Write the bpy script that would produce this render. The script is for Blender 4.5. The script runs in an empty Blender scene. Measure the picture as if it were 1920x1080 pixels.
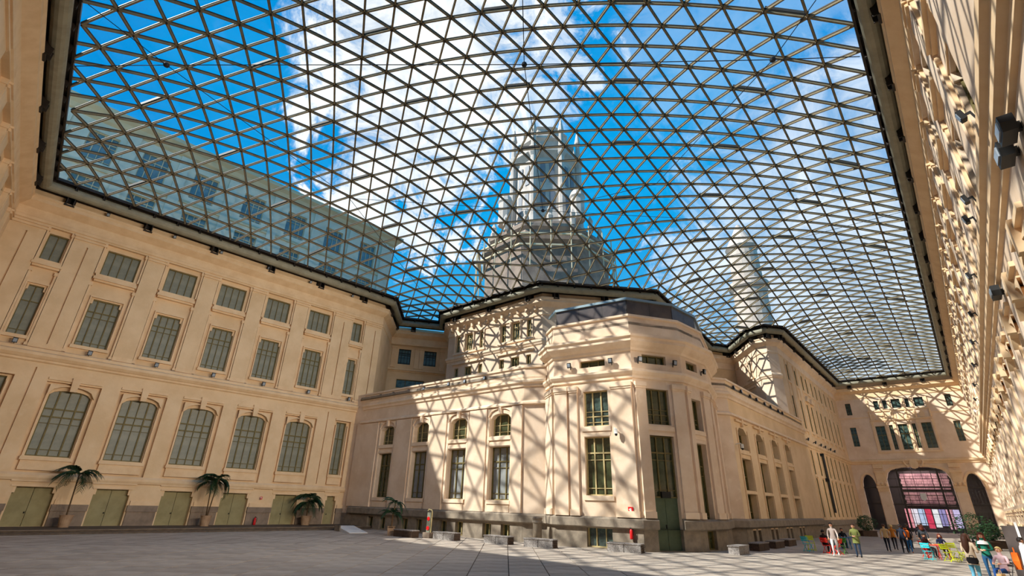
import bpy, bmesh, math, random
import numpy as np
from mathutils import Vector, Matrix
random.seed(7)
R = math.radians
SC = bpy.context.scene
COL = SC.collection

# ---------------------------------------------------------------- camera
CAMH = 2.3
FPX, PITCH, ROLL = 915.6, R(23.83), R(1.616)
cam = bpy.data.cameras.new('camera'); camo = bpy.data.objects.new('camera', cam); COL.objects.link(camo)
cam.sensor_width = 36.0; cam.lens = FPX / 1920 * 36.0; cam.clip_end = 800; cam.clip_start = .05
fw = Vector((0, math.cos(PITCH), math.sin(PITCH))); up0 = Vector((0, -math.sin(PITCH), math.cos(PITCH))); rx = Vector((1, 0, 0))
cx = math.cos(ROLL) * rx + math.sin(ROLL) * up0; cy = -math.sin(ROLL) * rx + math.cos(ROLL) * up0
camo.matrix_world = Matrix(((cx.x, cy.x, -fw.x, 0), (cx.y, cy.y, -fw.y, 0), (cx.z, cy.z, -fw.z, CAMH), (0, 0, 0, 1)))
SC.camera = camo
SC.view_settings.view_transform = 'Standard'; SC.view_settings.look = 'None'; SC.view_settings.gamma = 1
SC.view_settings.use_curve_mapping = False
SC.view_settings.exposure = 0.85
FILL_POWER = 1500  # base power of the added fill spots
try:
    SC.cycles.use_denoising = True
    SC.cycles.max_bounces = 10; SC.cycles.diffuse_bounces = 6; SC.cycles.transparent_max_bounces = 16
    SC.cycles.glossy_bounces = 3; SC.cycles.transmission_bounces = 4
    SC.cycles.sample_clamp_indirect = 6
except Exception: pass

# ---------------------------------------------------------------- node helpers
def srgb(r, g, b):
    f = lambda c: (c / 255 / 12.92) if c / 255 <= .04045 else ((c / 255 + .055) / 1.055) ** 2.4
    return (f(r), f(g), f(b), 1)

class NT:
    def __init__(s, nt): s.t = nt; s.n = nt.nodes; s.l = nt.links
    def node(s, typ, **kw):
        n = s.n.new(typ)
        for k, v in kw.items(): setattr(n, k, v)
        return n
    def link(s, a, b): s.l.new(a, b)
    def math(s, op, a, b=None, clamp=False):
        n = s.n.new('ShaderNodeMath'); n.operation = op; n.use_clamp = clamp
        for i, v in enumerate((a, b)):
            if v is None: continue
            if isinstance(v, (int, float)): n.inputs[i].default_value = v
            else: s.l.new(v, n.inputs[i])
        return n.outputs[0]
    def mix(s, f, a, b):
        n = s.n.new('ShaderNodeMix'); n.data_type = 'RGBA'
        for sock, v in ((n.inputs[0], f), (n.inputs[6], a), (n.inputs[7], b)):
            if isinstance(v, (int, float)): sock.default_value = v
            elif isinstance(v, tuple): sock.default_value = v
            else: s.l.new(v, sock)
        return n.outputs[2]
    def noise(s, scale, detail=3, rough=.5, vec=None, dist=0.0):
        n = s.n.new('ShaderNodeTexNoise'); n.inputs['Scale'].default_value = scale; n.inputs['Detail'].default_value = detail
        n.inputs['Roughness'].default_value = rough; n.inputs['Distortion'].default_value = dist
        if vec is not None: s.l.new(vec, n.inputs['Vector'])
        return n.outputs[0]
    def ramp(s, f, lo, hi):
        n = s.n.new('ShaderNodeMapRange'); n.interpolation_type = 'SMOOTHSTEP'
        n.inputs[1].default_value = lo; n.inputs[2].default_value = hi
        s.l.new(f, n.inputs[0]); return n.outputs[0]

# ---------------------------------------------------------------- world: blue sky with real cloud banks
world = bpy.data.worlds.new('sky'); SC.world = world; world.use_nodes = True
w = NT(world.node_tree); w.n.clear()
def pxdir(px, py): return (fw * FPX + cx * (px - 960) + cy * (540 - py)).normalized()
tc = w.node('ShaderNodeTexCoord'); dirv = tc.outputs['Generated']
n1 = w.noise(3.2, 8, .62, dirv, .35); n2 = w.noise(9, 8, .65, dirv, .6); n3 = w.noise(1.6, 4, .5, dirv)
dens = w.math('MULTIPLY', w.ramp(n1, .58, .84), .5)
def cloud(px, py, r_in, r_out, amt):
    global dens
    vm = w.node('ShaderNodeVectorMath', operation='DOT_PRODUCT'); w.link(dirv, vm.inputs[0]); vm.inputs[1].default_value = pxdir(px, py)
    a = w.math('ADD', vm.outputs['Value'], w.math('MULTIPLY', w.math('SUBTRACT', n2, .5), .10))
    dens = w.math('MAXIMUM', dens, w.math('MULTIPLY', w.ramp(a, math.cos(R(r_out)), math.cos(R(r_in))), amt))
cloud(800, 40, 8, 15, 1.0); cloud(770, 230, 6, 12, .95); cloud(760, 390, 3, 8, .85); cloud(960, 90, 4, 10, .6)
cloud(1600, 360, 6, 17, .55); cloud(1640, 560, 8, 20, .7); cloud(1420, 560, 4, 11, .55); cloud(1360, 60, 5, 12, .15)
blue = w.mix(w.ramp(n3, .3, .7), srgb(0, 112, 178), srgb(2, 136, 194))
vsep = w.node('ShaderNodeSeparateXYZ'); w.link(dirv, vsep.inputs[0])
blue = w.mix(w.ramp(vsep.outputs[2], .55, .0), blue, srgb(96, 150, 178))
shade = w.mix(w.ramp(n2, .35, .7), srgb(176, 184, 196), srgb(236, 232, 228))
skyc = w.mix(dens, blue, shade)
bg = w.node('ShaderNodeBackground'); bg.inputs[1].default_value = 0.95; w.link(skyc, bg.inputs[0])
wo = w.node('ShaderNodeOutputWorld'); w.link(bg.outputs[0], wo.inputs[0])

# ---------------------------------------------------------------- sun
SAZ, STAN = R(-104.0), .90
sd = Vector((math.sin(SAZ), math.cos(SAZ), STAN)).normalized()
sun = bpy.data.lights.new('sun', 'SUN'); sun.energy = 4.4; sun.angle = R(.6); sun.color = (1.0, .955, .90)
suno = bpy.data.objects.new('sun', sun); COL.objects.link(suno)
suno.rotation_euler = sd.to_track_quat('Z', 'Y').to_euler(); suno.location = (-60, -15, 60)

# ---------------------------------------------------------------- materials
def mat(name, col, rough=.8, metal=0, var=None, vscale=3, bump=0, bscale=30, spec=.3, emit=None, estr=1, two=None):
    m = bpy.data.materials.new(name); m.use_nodes = True; t = NT(m.node_tree)
    b = t.n['Principled BSDF']; b.inputs['Roughness'].default_value = rough; b.inputs['Metallic'].default_value = metal
    b.inputs['Specular IOR Level'].default_value = spec
    c = tuple(col)
    b.inputs['Base Color'].default_value = c
    tcn = t.node('ShaderNodeTexCoord')
    if var:
        a = t.noise(vscale, 5, .6, tcn.outputs['Object'])
        o = t.mix(t.ramp(a, .3, .72), c, tuple(var))
        if two:
            o = t.mix(t.math('MULTIPLY', t.ramp(t.noise(two[1], 3, .5, tcn.outputs['Object']), .55, .8), two[2]), o, tuple(two[0]))
        t.link(o, b.inputs['Base Color'])
    if bump:
        bn = t.node('ShaderNodeBump'); bn.inputs['Strength'].default_value = bump; bn.inputs['Distance'].default_value = .02
        t.link(t.noise(bscale, 4, .6, tcn.outputs['Object']), bn.inputs['Height']); t.link(bn.outputs[0], b.inputs['Normal'])
    if emit:
        b.inputs['Emission Color'].default_value = tuple(emit); b.inputs['Emission Strength'].default_value = estr
    return m
M = {}
M['plaster'] = mat('cream_plaster', srgb(232, 202, 162), .85, var=srgb(218, 186, 144), vscale=.55, bump=.25, bscale=9, two=(srgb(232, 206, 170), 2.4, .5))
M['plaster_pink'] = mat('pale_plaster', srgb(230, 206, 180), .85, var=srgb(216, 188, 158), vscale=.6, bump=.2, bscale=9, two=(srgb(240, 220, 196), 2.5, .5))
M['moulding'] = mat('moulding_plaster', srgb(234, 204, 164), .8, var=srgb(222, 188, 146), vscale=1.1, bump=.15, bscale=12)
M['moulding_pale'] = mat('pale_moulding', srgb(236, 212, 184), .8, var=srgb(224, 196, 164), vscale=1.1, bump=.15, bscale=12)
M['granite'] = mat('grey_granite', srgb(150, 136, 118), .75, var=srgb(122, 110, 96), vscale=2.2, bump=.3, bscale=25, two=(srgb(170, 160, 140), 30, .5))
M['granite_dark'] = mat('dark_granite', srgb(146, 128, 110), .75, var=srgb(120, 104, 90), vscale=1.5, bump=.3, bscale=20)
M['slab'] = mat('paving_stone', srgb(190, 176, 160), .7, var=srgb(168, 154, 140), vscale=1.3, bump=.25, bscale=22, two=(srgb(182, 164, 142), 14, .5))
M['slab2'] = mat('paving_stone_dark', srgb(178, 164, 149), .7, var=srgb(160, 146, 132), vscale=1.3, bump=.25, bscale=22)
M['joint'] = mat('paving_joint', srgb(88, 76, 66), .9, var=srgb(76, 66, 58), vscale=4)
M['deck'] = mat('dark_timber_step', srgb(98, 84, 70), .7, var=srgb(76, 64, 54), vscale=3, bump=.2)
M['pipe'] = mat('grey_painted_tube', srgb(156, 152, 132), .5, var=srgb(138, 134, 116), vscale=1.5)
M['steel_dark'] = mat('dark_steel', srgb(52, 44, 38), .5, var=srgb(40, 34, 30), vscale=4)
M['strut'] = mat('strut_paint', srgb(140, 128, 104), .8, var=srgb(120, 110, 88), vscale=2, spec=.1)
M['gasket'] = mat('strut_gasket', srgb(58, 50, 40), .55)
M['cable'] = mat('cable_steel', srgb(50, 52, 56), .4, metal=.5)
M['bar'] = mat('window_bar_olive', srgb(120, 106, 62), .6, var=srgb(104, 92, 52), vscale=4)
M['bar_pale'] = mat('window_bar_pale', srgb(196, 178, 128), .6, var=srgb(178, 158, 110), vscale=4)
M['pane_grey'] = mat('curtained_pane', srgb(134, 134, 116), .5, var=srgb(104, 106, 92), vscale=1.2, spec=.6)
M['pane_dark'] = mat('dark_pane', srgb(48, 54, 34), .12, var=srgb(78, 84, 58), vscale=1.4, spec=.8)
M['pane_teal'] = mat('teal_pane', srgb(30, 44, 42), .1, var=srgb(86, 108, 100), vscale=2.2, spec=.8)
M['pane_white'] = mat('curtain_reflection_pane', srgb(150, 152, 150), .5, var=srgb(120, 122, 118), vscale=1.0, spec=.6)  # grey curtain tone, with the wing glass's white reflection put into the colour
M['door'] = mat('olive_door', srgb(156, 146, 106), .7, var=srgb(140, 130, 92), vscale=1.5)
M['door_green'] = mat('green_door', srgb(88, 102, 78), .5, var=srgb(76, 90, 68), vscale=1.5)
M['black'] = mat('black_metal', srgb(26, 26, 26), .45)
M['lens'] = mat('lamp_lens', srgb(150, 160, 170), .15, spec=.8)
M['white'] = mat('white_paint', srgb(226, 224, 218), .6)
M['red'] = mat('red_paint', srgb(206, 28, 30), .4)
M['screen_cap'] = mat('zinc_cap', srgb(150, 166, 170), .3, metal=.6)
M['screen'] = mat('smoked_screen', srgb(74, 66, 64), .25, var=srgb(90, 80, 76), vscale=1.0, spec=.6)
M['tower'] = mat('white_limestone', srgb(206, 192, 180), .8, var=srgb(176, 162, 150), vscale=.5, bump=.3, bscale=2)
M['tower_base'] = mat('shaded_base_stone', srgb(158, 138, 122), .85, var=srgb(120, 104, 94), vscale=.6)  # brown-grey podium stone, colour darkened to carry the shade on it
M['tower_win'] = mat('tower_opening', srgb(120, 122, 128), .5)
M['far_wall'] = mat('far_building_stone', srgb(214, 212, 196), .85, var=srgb(196, 196, 180), vscale=.3)
M['far_trim'] = mat('far_building_trim', srgb(206, 190, 158), .85)
M['far_glass'] = mat('far_building_glass', srgb(104, 136, 146), .3, var=srgb(74, 108, 122), vscale=1, spec=.7)
M['leaf'] = mat('palm_green', srgb(34, 66, 32), .5, var=srgb(22, 46, 26), vscale=5)
M['leaf2'] = mat('bush_green', srgb(44, 78, 34), .6, var=srgb(28, 54, 26), vscale=6)
M['trunk'] = mat('trunk_brown', srgb(104, 82, 58), .9, var=srgb(80, 62, 44), vscale=12, bump=.4)
M['pot'] = mat('clay_pot', srgb(176, 146, 116), .7, var=srgb(150, 120, 94), vscale=3)
M['soil'] = mat('soil', srgb(60, 46, 36), .95)
M['bench'] = mat('mottled_bench_stone', srgb(158, 152, 146), .6, var=srgb(104, 96, 92), vscale=14, bump=.2, two=(srgb(196, 178, 170), 20, .6))
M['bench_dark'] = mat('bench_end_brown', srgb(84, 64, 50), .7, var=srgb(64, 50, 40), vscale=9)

def glass_mat():
    m = bpy.data.materials.new('roof_glass'); m.use_nodes = True; t = NT(m.node_tree); t.n.clear()
    tr = t.node('ShaderNodeBsdfTransparent'); tr.inputs[0].default_value = (.93, .975, .97, 1)
    gl = t.node('ShaderNodeBsdfGlossy'); gl.inputs['Roughness'].default_value = .03; gl.inputs[0].default_value = (.9, .95, 1, 1)
    ge = t.node('ShaderNodeNewGeometry'); dp = t.node('ShaderNodeVectorMath', operation='DOT_PRODUCT'); t.link(ge.outputs['Normal'], dp.inputs[0]); t.link(ge.outputs['Incoming'], dp.inputs[1])
    cz = t.math('ABSOLUTE', dp.outputs['Value']); sch = t.math('ADD', .02, t.math('MULTIPLY', t.math('POWER', t.math('SUBTRACT', 1.0, cz), 5.0), .8))
    mx = t.node('ShaderNodeMixShader'); t.link(sch, mx.inputs[0]); t.link(tr.outputs[0], mx.inputs[1]); t.link(gl.outputs[0], mx.inputs[2])
    di = t.node('ShaderNodeBsdfDiffuse'); di.inputs[0].default_value = (.85, .9, .92, 1)      # thin film of dust on the panes
    m2 = t.node('ShaderNodeMixShader'); m2.inputs[0].default_value = .004
    t.link(mx.outputs[0], m2.inputs[1]); t.link(di.outputs[0], m2.inputs[2])
    o = t.node('ShaderNodeOutputMaterial'); t.link(m2.outputs[0], o.inputs[0]); return m
M['roof_glass'] = glass_mat()

# ---------------------------------------------------------------- mesh building
class Frame:
    """x along the wall from A to B, y INTO the wall (minus y stands proud towards the court), z up"""
    def __init__(s, A, B=None, ang=None, z=0):
        s.A = Vector((A[0], A[1], z))
        if B is not None:
            t = Vector((B[0] - A[0], B[1] - A[1])); s.len = t.length; t.normalize()
        else: t = Vector((math.cos(ang), math.sin(ang))); s.len = 0
        s.t = Vector((t.x, t.y, 0)); s.u = Vector((-t.y, t.x, 0)); s.rz = math.atan2(t.y, t.x)
    def p(s, x, y, z): return s.A + s.t * x + s.u * y + Vector((0, 0, z))
    def sx(s, pt): return (Vector((pt[0], pt[1], 0)) - Vector((s.A.x, s.A.y, 0))).dot(s.t)
ID = Frame((0, 0), ang=0)

class MB:
    def __init__(s, frame=ID): s.v = []; s.f = []; s.m = []; s.fr = frame; s.mi = 0
    def pt(s, x, y, z): s.v.append(s.fr.p(x, y, z)); return len(s.v) - 1
    def face(s, idx): s.f.append(tuple(idx)); s.m.append(s.mi)
    def poly(s, pts): s.face([s.pt(*p) for p in pts])
    def box(s, x0, x1, y0, y1, z0, z1):
        i = [s.pt(x, y, z) for z in (z0, z1) for (x, y) in ((x0, y0), (x1, y0), (x1, y1), (x0, y1))]
        for q in ((3, 2, 1, 0), (4, 5, 6, 7), (0, 1, 5, 4), (1, 2, 6, 5), (2, 3, 7, 6), (3, 0, 4, 7)): s.face([i[k] for k in q])
    def prism(s, pts2, y0, y1):               # outline in x,z extruded in y; seen from -y the outline runs counter-clockwise
        n = len(pts2); a = [s.pt(x, y0, z) for x, z in pts2]; b = [s.pt(x, y1, z) for x, z in pts2]
        s.face(a); s.face(b[::-1])
        for k in range(n): s.face((a[k], b[k], b[(k + 1) % n], a[(k + 1) % n]))
    def slab(s, pts2, z0, z1):                # outline in x,y extruded in z
        n = len(pts2); a = [s.pt(x, y, z0) for x, y in pts2]; b = [s.pt(x, y, z1) for x, y in pts2]
        s.face(a[::-1]); s.face(b)
        for k in range(n): s.face((a[k], a[(k + 1) % n], b[(k + 1) % n], b[k]))
    def tube(s, pts, rad, n=8, caps=True):
        pts = [Vector(p) for p in pts]
        if isinstance(rad, (int, float)): rad = [rad] * len(pts)
        rings = []; prev = None
        for i, p in enumerate(pts):
            d = (pts[min(i + 1, len(pts) - 1)] - pts[max(i - 1, 0)]).normalized()
            if prev is None:
                a = d.orthogonal().normalized()
            else:
                a = prev - d * prev.dot(d)
                a = a.normalized() if a.length > 1e-6 else d.orthogonal().normalized()
            prev = a; b = d.cross(a)
            k = 1.0
            if 0 < i < len(pts) - 1:
                c = (pts[i + 1] - pts[i]).normalized().dot((pts[i] - pts[i - 1]).normalized())
            rings.append([s.pt(*(p + (a * math.cos(2 * math.pi * j / n) + b * math.sin(2 * math.pi * j / n)) * rad[i] * k)) for j in range(n)])
        for r0, r1 in zip(rings, rings[1:]):
            for j in range(n): s.face((r0[j], r0[(j + 1) % n], r1[(j + 1) % n], r1[j]))
        if caps: s.face(rings[0][::-1]); s.face(rings[-1])
    def lathe(s, prof, cx=0, cy=0, n=16, a0=0, caps=True):
        rings = [[s.pt(cx + r * math.cos(a0 + 2 * math.pi * j / n), cy + r * math.sin(a0 + 2 * math.pi * j / n), z) for j in range(n)] for r, z in prof]
        for r0, r1 in zip(rings, rings[1:]):
            for j in range(n): s.face((r0[j], r0[(j + 1) % n], r1[(j + 1) % n], r1[j]))
        if caps: s.face(rings[0][::-1]); s.face(rings[-1])
    def wall(s, x0, x1, z0, z1, y, ops=(), rev=.3):
        """front face with rectangular openings (a,b,c,d[,reveal[,back]]) and their reveals"""
        xs = sorted({x0, x1} | {min(max(v, x0), x1) for o in ops for v in o[:2]}); zs = sorted({z0, z1} | {min(max(v, z0), z1) for o in ops for v in o[2:4]})
        for a, b in zip(xs, xs[1:]):
            run = None
            for c, d in zip(zs, zs[1:]):
                mx, mz = (a + b) / 2, (c + d) / 2
                hole = any(o[0] < mx < o[1] and o[2] < mz < o[3] for o in ops)
                if hole:
                    if run is not None: s.poly(((a, y, run), (b, y, run), (b, y, c), (a, y, c))); run = None
                elif run is None: run = c
            if run is not None: s.poly(((a, y, run), (b, y, run), (b, y, z1), (a, y, z1)))
        for o in ops:
            a, b, c, d = o[:4]; r = o[4] if len(o) > 4 else rev; e = y + r
            s.poly(((a, y, c), (a, e, c), (a, e, d), (a, y, d))[::-1]); s.poly(((b, y, c), (b, e, c), (b, e, d), (b, y, d)))
            s.poly(((a, y, c), (b, y, c), (b, e, c), (a, e, c))[::-1]); s.poly(((a, y, d), (b, y, d), (b, e, d), (a, e, d)))
            if len(o) > 5 and o[5]: s.poly(((a, e, c), (b, e, c), (b, e, d), (a, e, d)))
    def arch(s, x0, x1, zs, zc, y0, y1, n=10, power=2.0):
        """fills the corners above an arc springing at zs with its crown at zc (rectangle top)"""
        c = (x0 + x1) / 2; h = (x1 - x0) / 2
        P = []
        for k in range(n + 1):
            u = -1 + 2 * k / n
            P.append((c + h * u, zs + (zc - zs) * (1 - abs(u) ** power) ** (1 / power)))
        for (a, za), (b, zb) in zip(P, P[1:]):
            s.poly(((a, y0, za), (b, y0, zb), (b, y0, zc + .002), (a, y0, zc + .002)))
            s.poly(((a, y0, za), (a, y1, za), (b, y1, zb), (b, y0, zb))[::-1])
    def mould(s, path, prof, closed=False):
        """mitred moulding; path runs with the court on its right, prof = (out, z) from bottom to top"""
        P = [Vector((p[0], p[1])) for p in path]; n = len(P); rows = []
        for i in range(n):
            def nrm(a, b): t = (b - a).normalized(); return Vector((t.y, -t.x))
            if closed: n0 = nrm(P[i - 1], P[i]); n1 = nrm(P[i], P[(i + 1) % n])
            else:
                n0 = nrm(P[i - 1], P[i]) if i else None; n1 = nrm(P[i], P[i + 1]) if i < n - 1 else None
                n0 = n0 or n1; n1 = n1 or n0
            m = (n0 + n1); m = m / max(m.length_squared, .25) * 2
            rows.append([s.pt(P[i].x + m.x * o, P[i].y + m.y * o, z) for o, z in prof])
        seg = list(zip(rows, rows[1:])) + ([(rows[-1], rows[0])] if closed else [])
        for a, b in seg:
            for k in range(len(prof) - 1): s.face((a[k], b[k], b[k + 1], a[k + 1]))
        if not closed: s.face(rows[0]); s.face(rows[-1][::-1])
    def mesh(s, name, mats, smooth=False):
        me = bpy.data.meshes.new(name); me.from_pydata([tuple(v) for v in s.v], [], s.f)
        for m_ in mats: me.materials.append(M[m_] if isinstance(m_, str) else m_)
        if len(mats) > 1: me.polygons.foreach_set('material_index', s.m)
        if smooth: me.polygons.foreach_set('use_smooth', [True] * len(me.polygons))
        me.update(); return me
    def build(s, name, mats, parent=None, smooth=False, **props):
        if not isinstance(mats, (list, tuple)): mats = [mats]
        return add(name, s.mesh(name, mats, smooth), parent, **props)

def add(name, me, parent=None, loc=None, rz=None, **props):
    o = bpy.data.objects.new(name, me); COL.objects.link(o)
    if parent is not None: o.parent = parent
    if loc is not None: o.location = loc
    if rz is not None: o.rotation_euler = (0, 0, rz)
    for k, v in props.items(): o[k] = v
    return o
def thing(name, label, cat, loc=(0, 0, 0), rz=0, group=None):
    o = add(name, None, None, loc, rz, label=label, category=cat)
    if group: o['group'] = group
    o.empty_display_size = .2
    return o
def tag(o, label, cat, group=None):
    o['label'] = label; o['category'] = cat
    if group: o['group'] = group
    return o
def V2(p): return Vector((p[0], p[1]))
def offset(P, d, closed=True):
    """positive d = away from the court (court on the right of the path)"""
    out = []; n = len(P)
    for i in range(n):
        a, b, c = V2(P[i - 1]), V2(P[i]), V2(P[(i + 1) % n])
        t0, t1 = (b - a).normalized(), (c - b).normalized()
        n0, n1 = Vector((-t0.y, t0.x)), Vector((-t1.y, t1.x))
        m = n0 + n1; m = m * (2 / m.length_squared) if m.length_squared > .3 else n0
        out.append((b.x + m.x * d, b.y + m.y * d))
    return out
def off2(a, b, w_):
    t = (V2(b) - V2(a)).normalized(); n = Vector((t.y, -t.x)); return V2(a) - n * w_, V2(b) - n * w_

# ---------------------------------------------------------------- windows
_pane = {}
def pane_mesh(wd, ht, m):
    k = (round(wd, 2), round(ht, 2), m)
    if k not in _pane:
        b = MB(); b.box(-wd / 2, wd / 2, 0, .02, 0, ht); _pane[k] = b.mesh('pane', [m])
    return _pane[k]
_winframe = {}
def window(parent, fr, xc, z0, z1, wd, y, style, pm='pane_grey', bm='bar', name='window', steps=0, panes=True):
    """a framed window standing in its opening; style picks the glazing bar layout"""
    h = z1 - z0; key = (style, round(wd, 2), round(h, 2), bm)
    vb, hb = [], []             # bars: (pos, thick) ; vertical over full height / horizontal over full width
    if style == 'attic': vb = [(-.25, .05), (0, .05), (.25, .05)]; hb = []
    elif style == 'mid': vb = [(-.25, .07), (0, .05), (.25, .07)]; hb = [(.74, .08), (.62, .04), (.09, .04)]
    elif style == 'tall': vb = [(-.25, .09), (0, .05), (.25, .09)]; hb = [(.71, .09), (.59, .09), (.49, .03), (.1, .04)]
    elif style == 'slim': vb = [(0, .05)]; hb = [(.68, .06), (.1, .04)]
    elif style == 'three': vb = [(-.17, .08), (.17, .08)]; hb = [(.72, .09), (.60, .04), (.12, .04)]
    elif style == 'three_top': vb = [(-.17, .08), (.17, .08)]; hb = [(.42, .04), (.28, .07), (.12, .04)]
    elif style == 'slit': vb = [(-.17, .06), (.2, .05)]; hb = []
    elif style == 'rail': vb = [(-.2, .06), (.2, .06)]; hb = [(.5, .03), (.2, .03)]
    elif style == 'two': vb = [(0, .06)]; hb = [(.45, .06)]
    elif style == 'plain': vb = [(0, .05)]; hb = []
    elif style == 'big': vb = [(0, .06)]; hb = [(.62, .09)]
    if key not in _winframe:
        b = MB(); t = .07 if wd > 1 else .05; q = .1
        b.box(-wd / 2, -wd / 2 + t, -q, .03, 0, h); b.box(wd / 2 - t, wd / 2, -q, .03, 0, h)
        b.box(-wd / 2 + t, wd / 2 - t, -q, .03, 0, t); b.box(-wd / 2 + t, wd / 2 - t, -q, .03, h - t, h)
        for p_, tk in vb: b.box(p_ * wd - tk / 2, p_ * wd + tk / 2, -q * .8, .02, t, h - t)
        for p_, tk in hb: b.box(-wd / 2 + t, wd / 2 - t, -q * .65, .02, p_ * h - tk / 2, p_ * h + tk / 2)
        _winframe[key] = b.mesh('window', [bm])
    o = add(name, _winframe[key], parent, fr.p(xc, y, z0), fr.rz)
    xs = [-wd / 2] + [p_ * wd for p_, _ in vb] + [wd / 2]; zs = [0] + sorted(p_ * h for p_, _ in hb) + [h]
    if not panes: xs = [-wd / 2, wd / 2]; zs = [0, h]
    for a, b_ in zip(xs, xs[1:]):
        for c, d in zip(zs, zs[1:]):
            add('pane', pane_mesh(b_ - a, d - c, pm), o, ((a + b_) / 2, .0, c))
    return o

# ---------------------------------------------------------------- plan
PIPEZ = 22.4
c0 = (-33.66, 29.4); c1 = (-13.19, 50.55); c2 = (-13.71, 57.07); c3 = (-8.64, 58.23); c3b = (-8.05, 54.36); c4 = (2.87, 45.31); c5 = (14.84, 46.67)
c6 = (27.13, 63.73); c6b = (30.15, 64.7); c7 = (29.66, 57.78); c8 = (30.81, 56.04); c9 = (33.03, 56.45); c10 = (56.05, 82.52); c11 = (67.53, 73.33)
r0 = Vector((14.75, 13.96)); l0 = Vector((-20.46, 15.02))
def isect(a, ta, b, tb):
    d = ta.x * tb.y - ta.y * tb.x; w_ = b - a; return a + ta * ((w_.x * tb.y - w_.y * tb.x) / d)
near_c = isect(r0, (r0 - V2(c11)).normalized(), l0, (V2(c0) - l0).normalized())
PIPE = [c0, c1, c2, c3, c3b, c4, c5, c6, c6b, c7, c8, c9, c10, c11, tuple(near_c)]
WALL = offset(PIPE, .9); GLASS = offset(PIPE, -.5)
WT = 22.25
def wall_frame(i, j=None):
    a, b = PIPE[i], PIPE[(i + 1) % len(PIPE)]; A, B = off2(a, b, .9); f = Frame(A, B)
    return f, f.sx(WALL[i]), f.sx(WALL[(i + 1) % len(PIPE)])

CORN = [(0, 19.85), (.08, 19.9), (.1, 20.1), (.05, 20.15), (.06, 20.75), (.2, 20.85), (.32, 20.95), (.55, 21.15), (.55, 21.4), (.62, 21.5), (.62, 21.62), (.1, 21.75), (0, 21.8)]
STRING = [(0, 10.2), (.12, 10.28), (.12, 10.4), (.2, 10.45), (.34, 10.62), (.34, 10.8), (.12, 10.92), (.12, 11.1), (0, 11.18)]

def capitals(mb, x0, x1, z, y=-.0):
    mb.box(x0 - .02, x1 + .02, y - .1, y + .05, z, z + .12); mb.box(x0 - .06, x1 + .06, y - .16, y + .05, z + .2, z + .32); mb.box(x0, x1, y - .07, y + .05, z + .12, z + .2)
def backing(mb, x0, x1, z0, z1, y=1.0):   # body of the building behind the face, closes it off from daylight
    mb.box(x0, x1, y, y + .4, z0, z1); mb.box(x0, x1, 0, y + .4, z1 - .05, z1)

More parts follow.
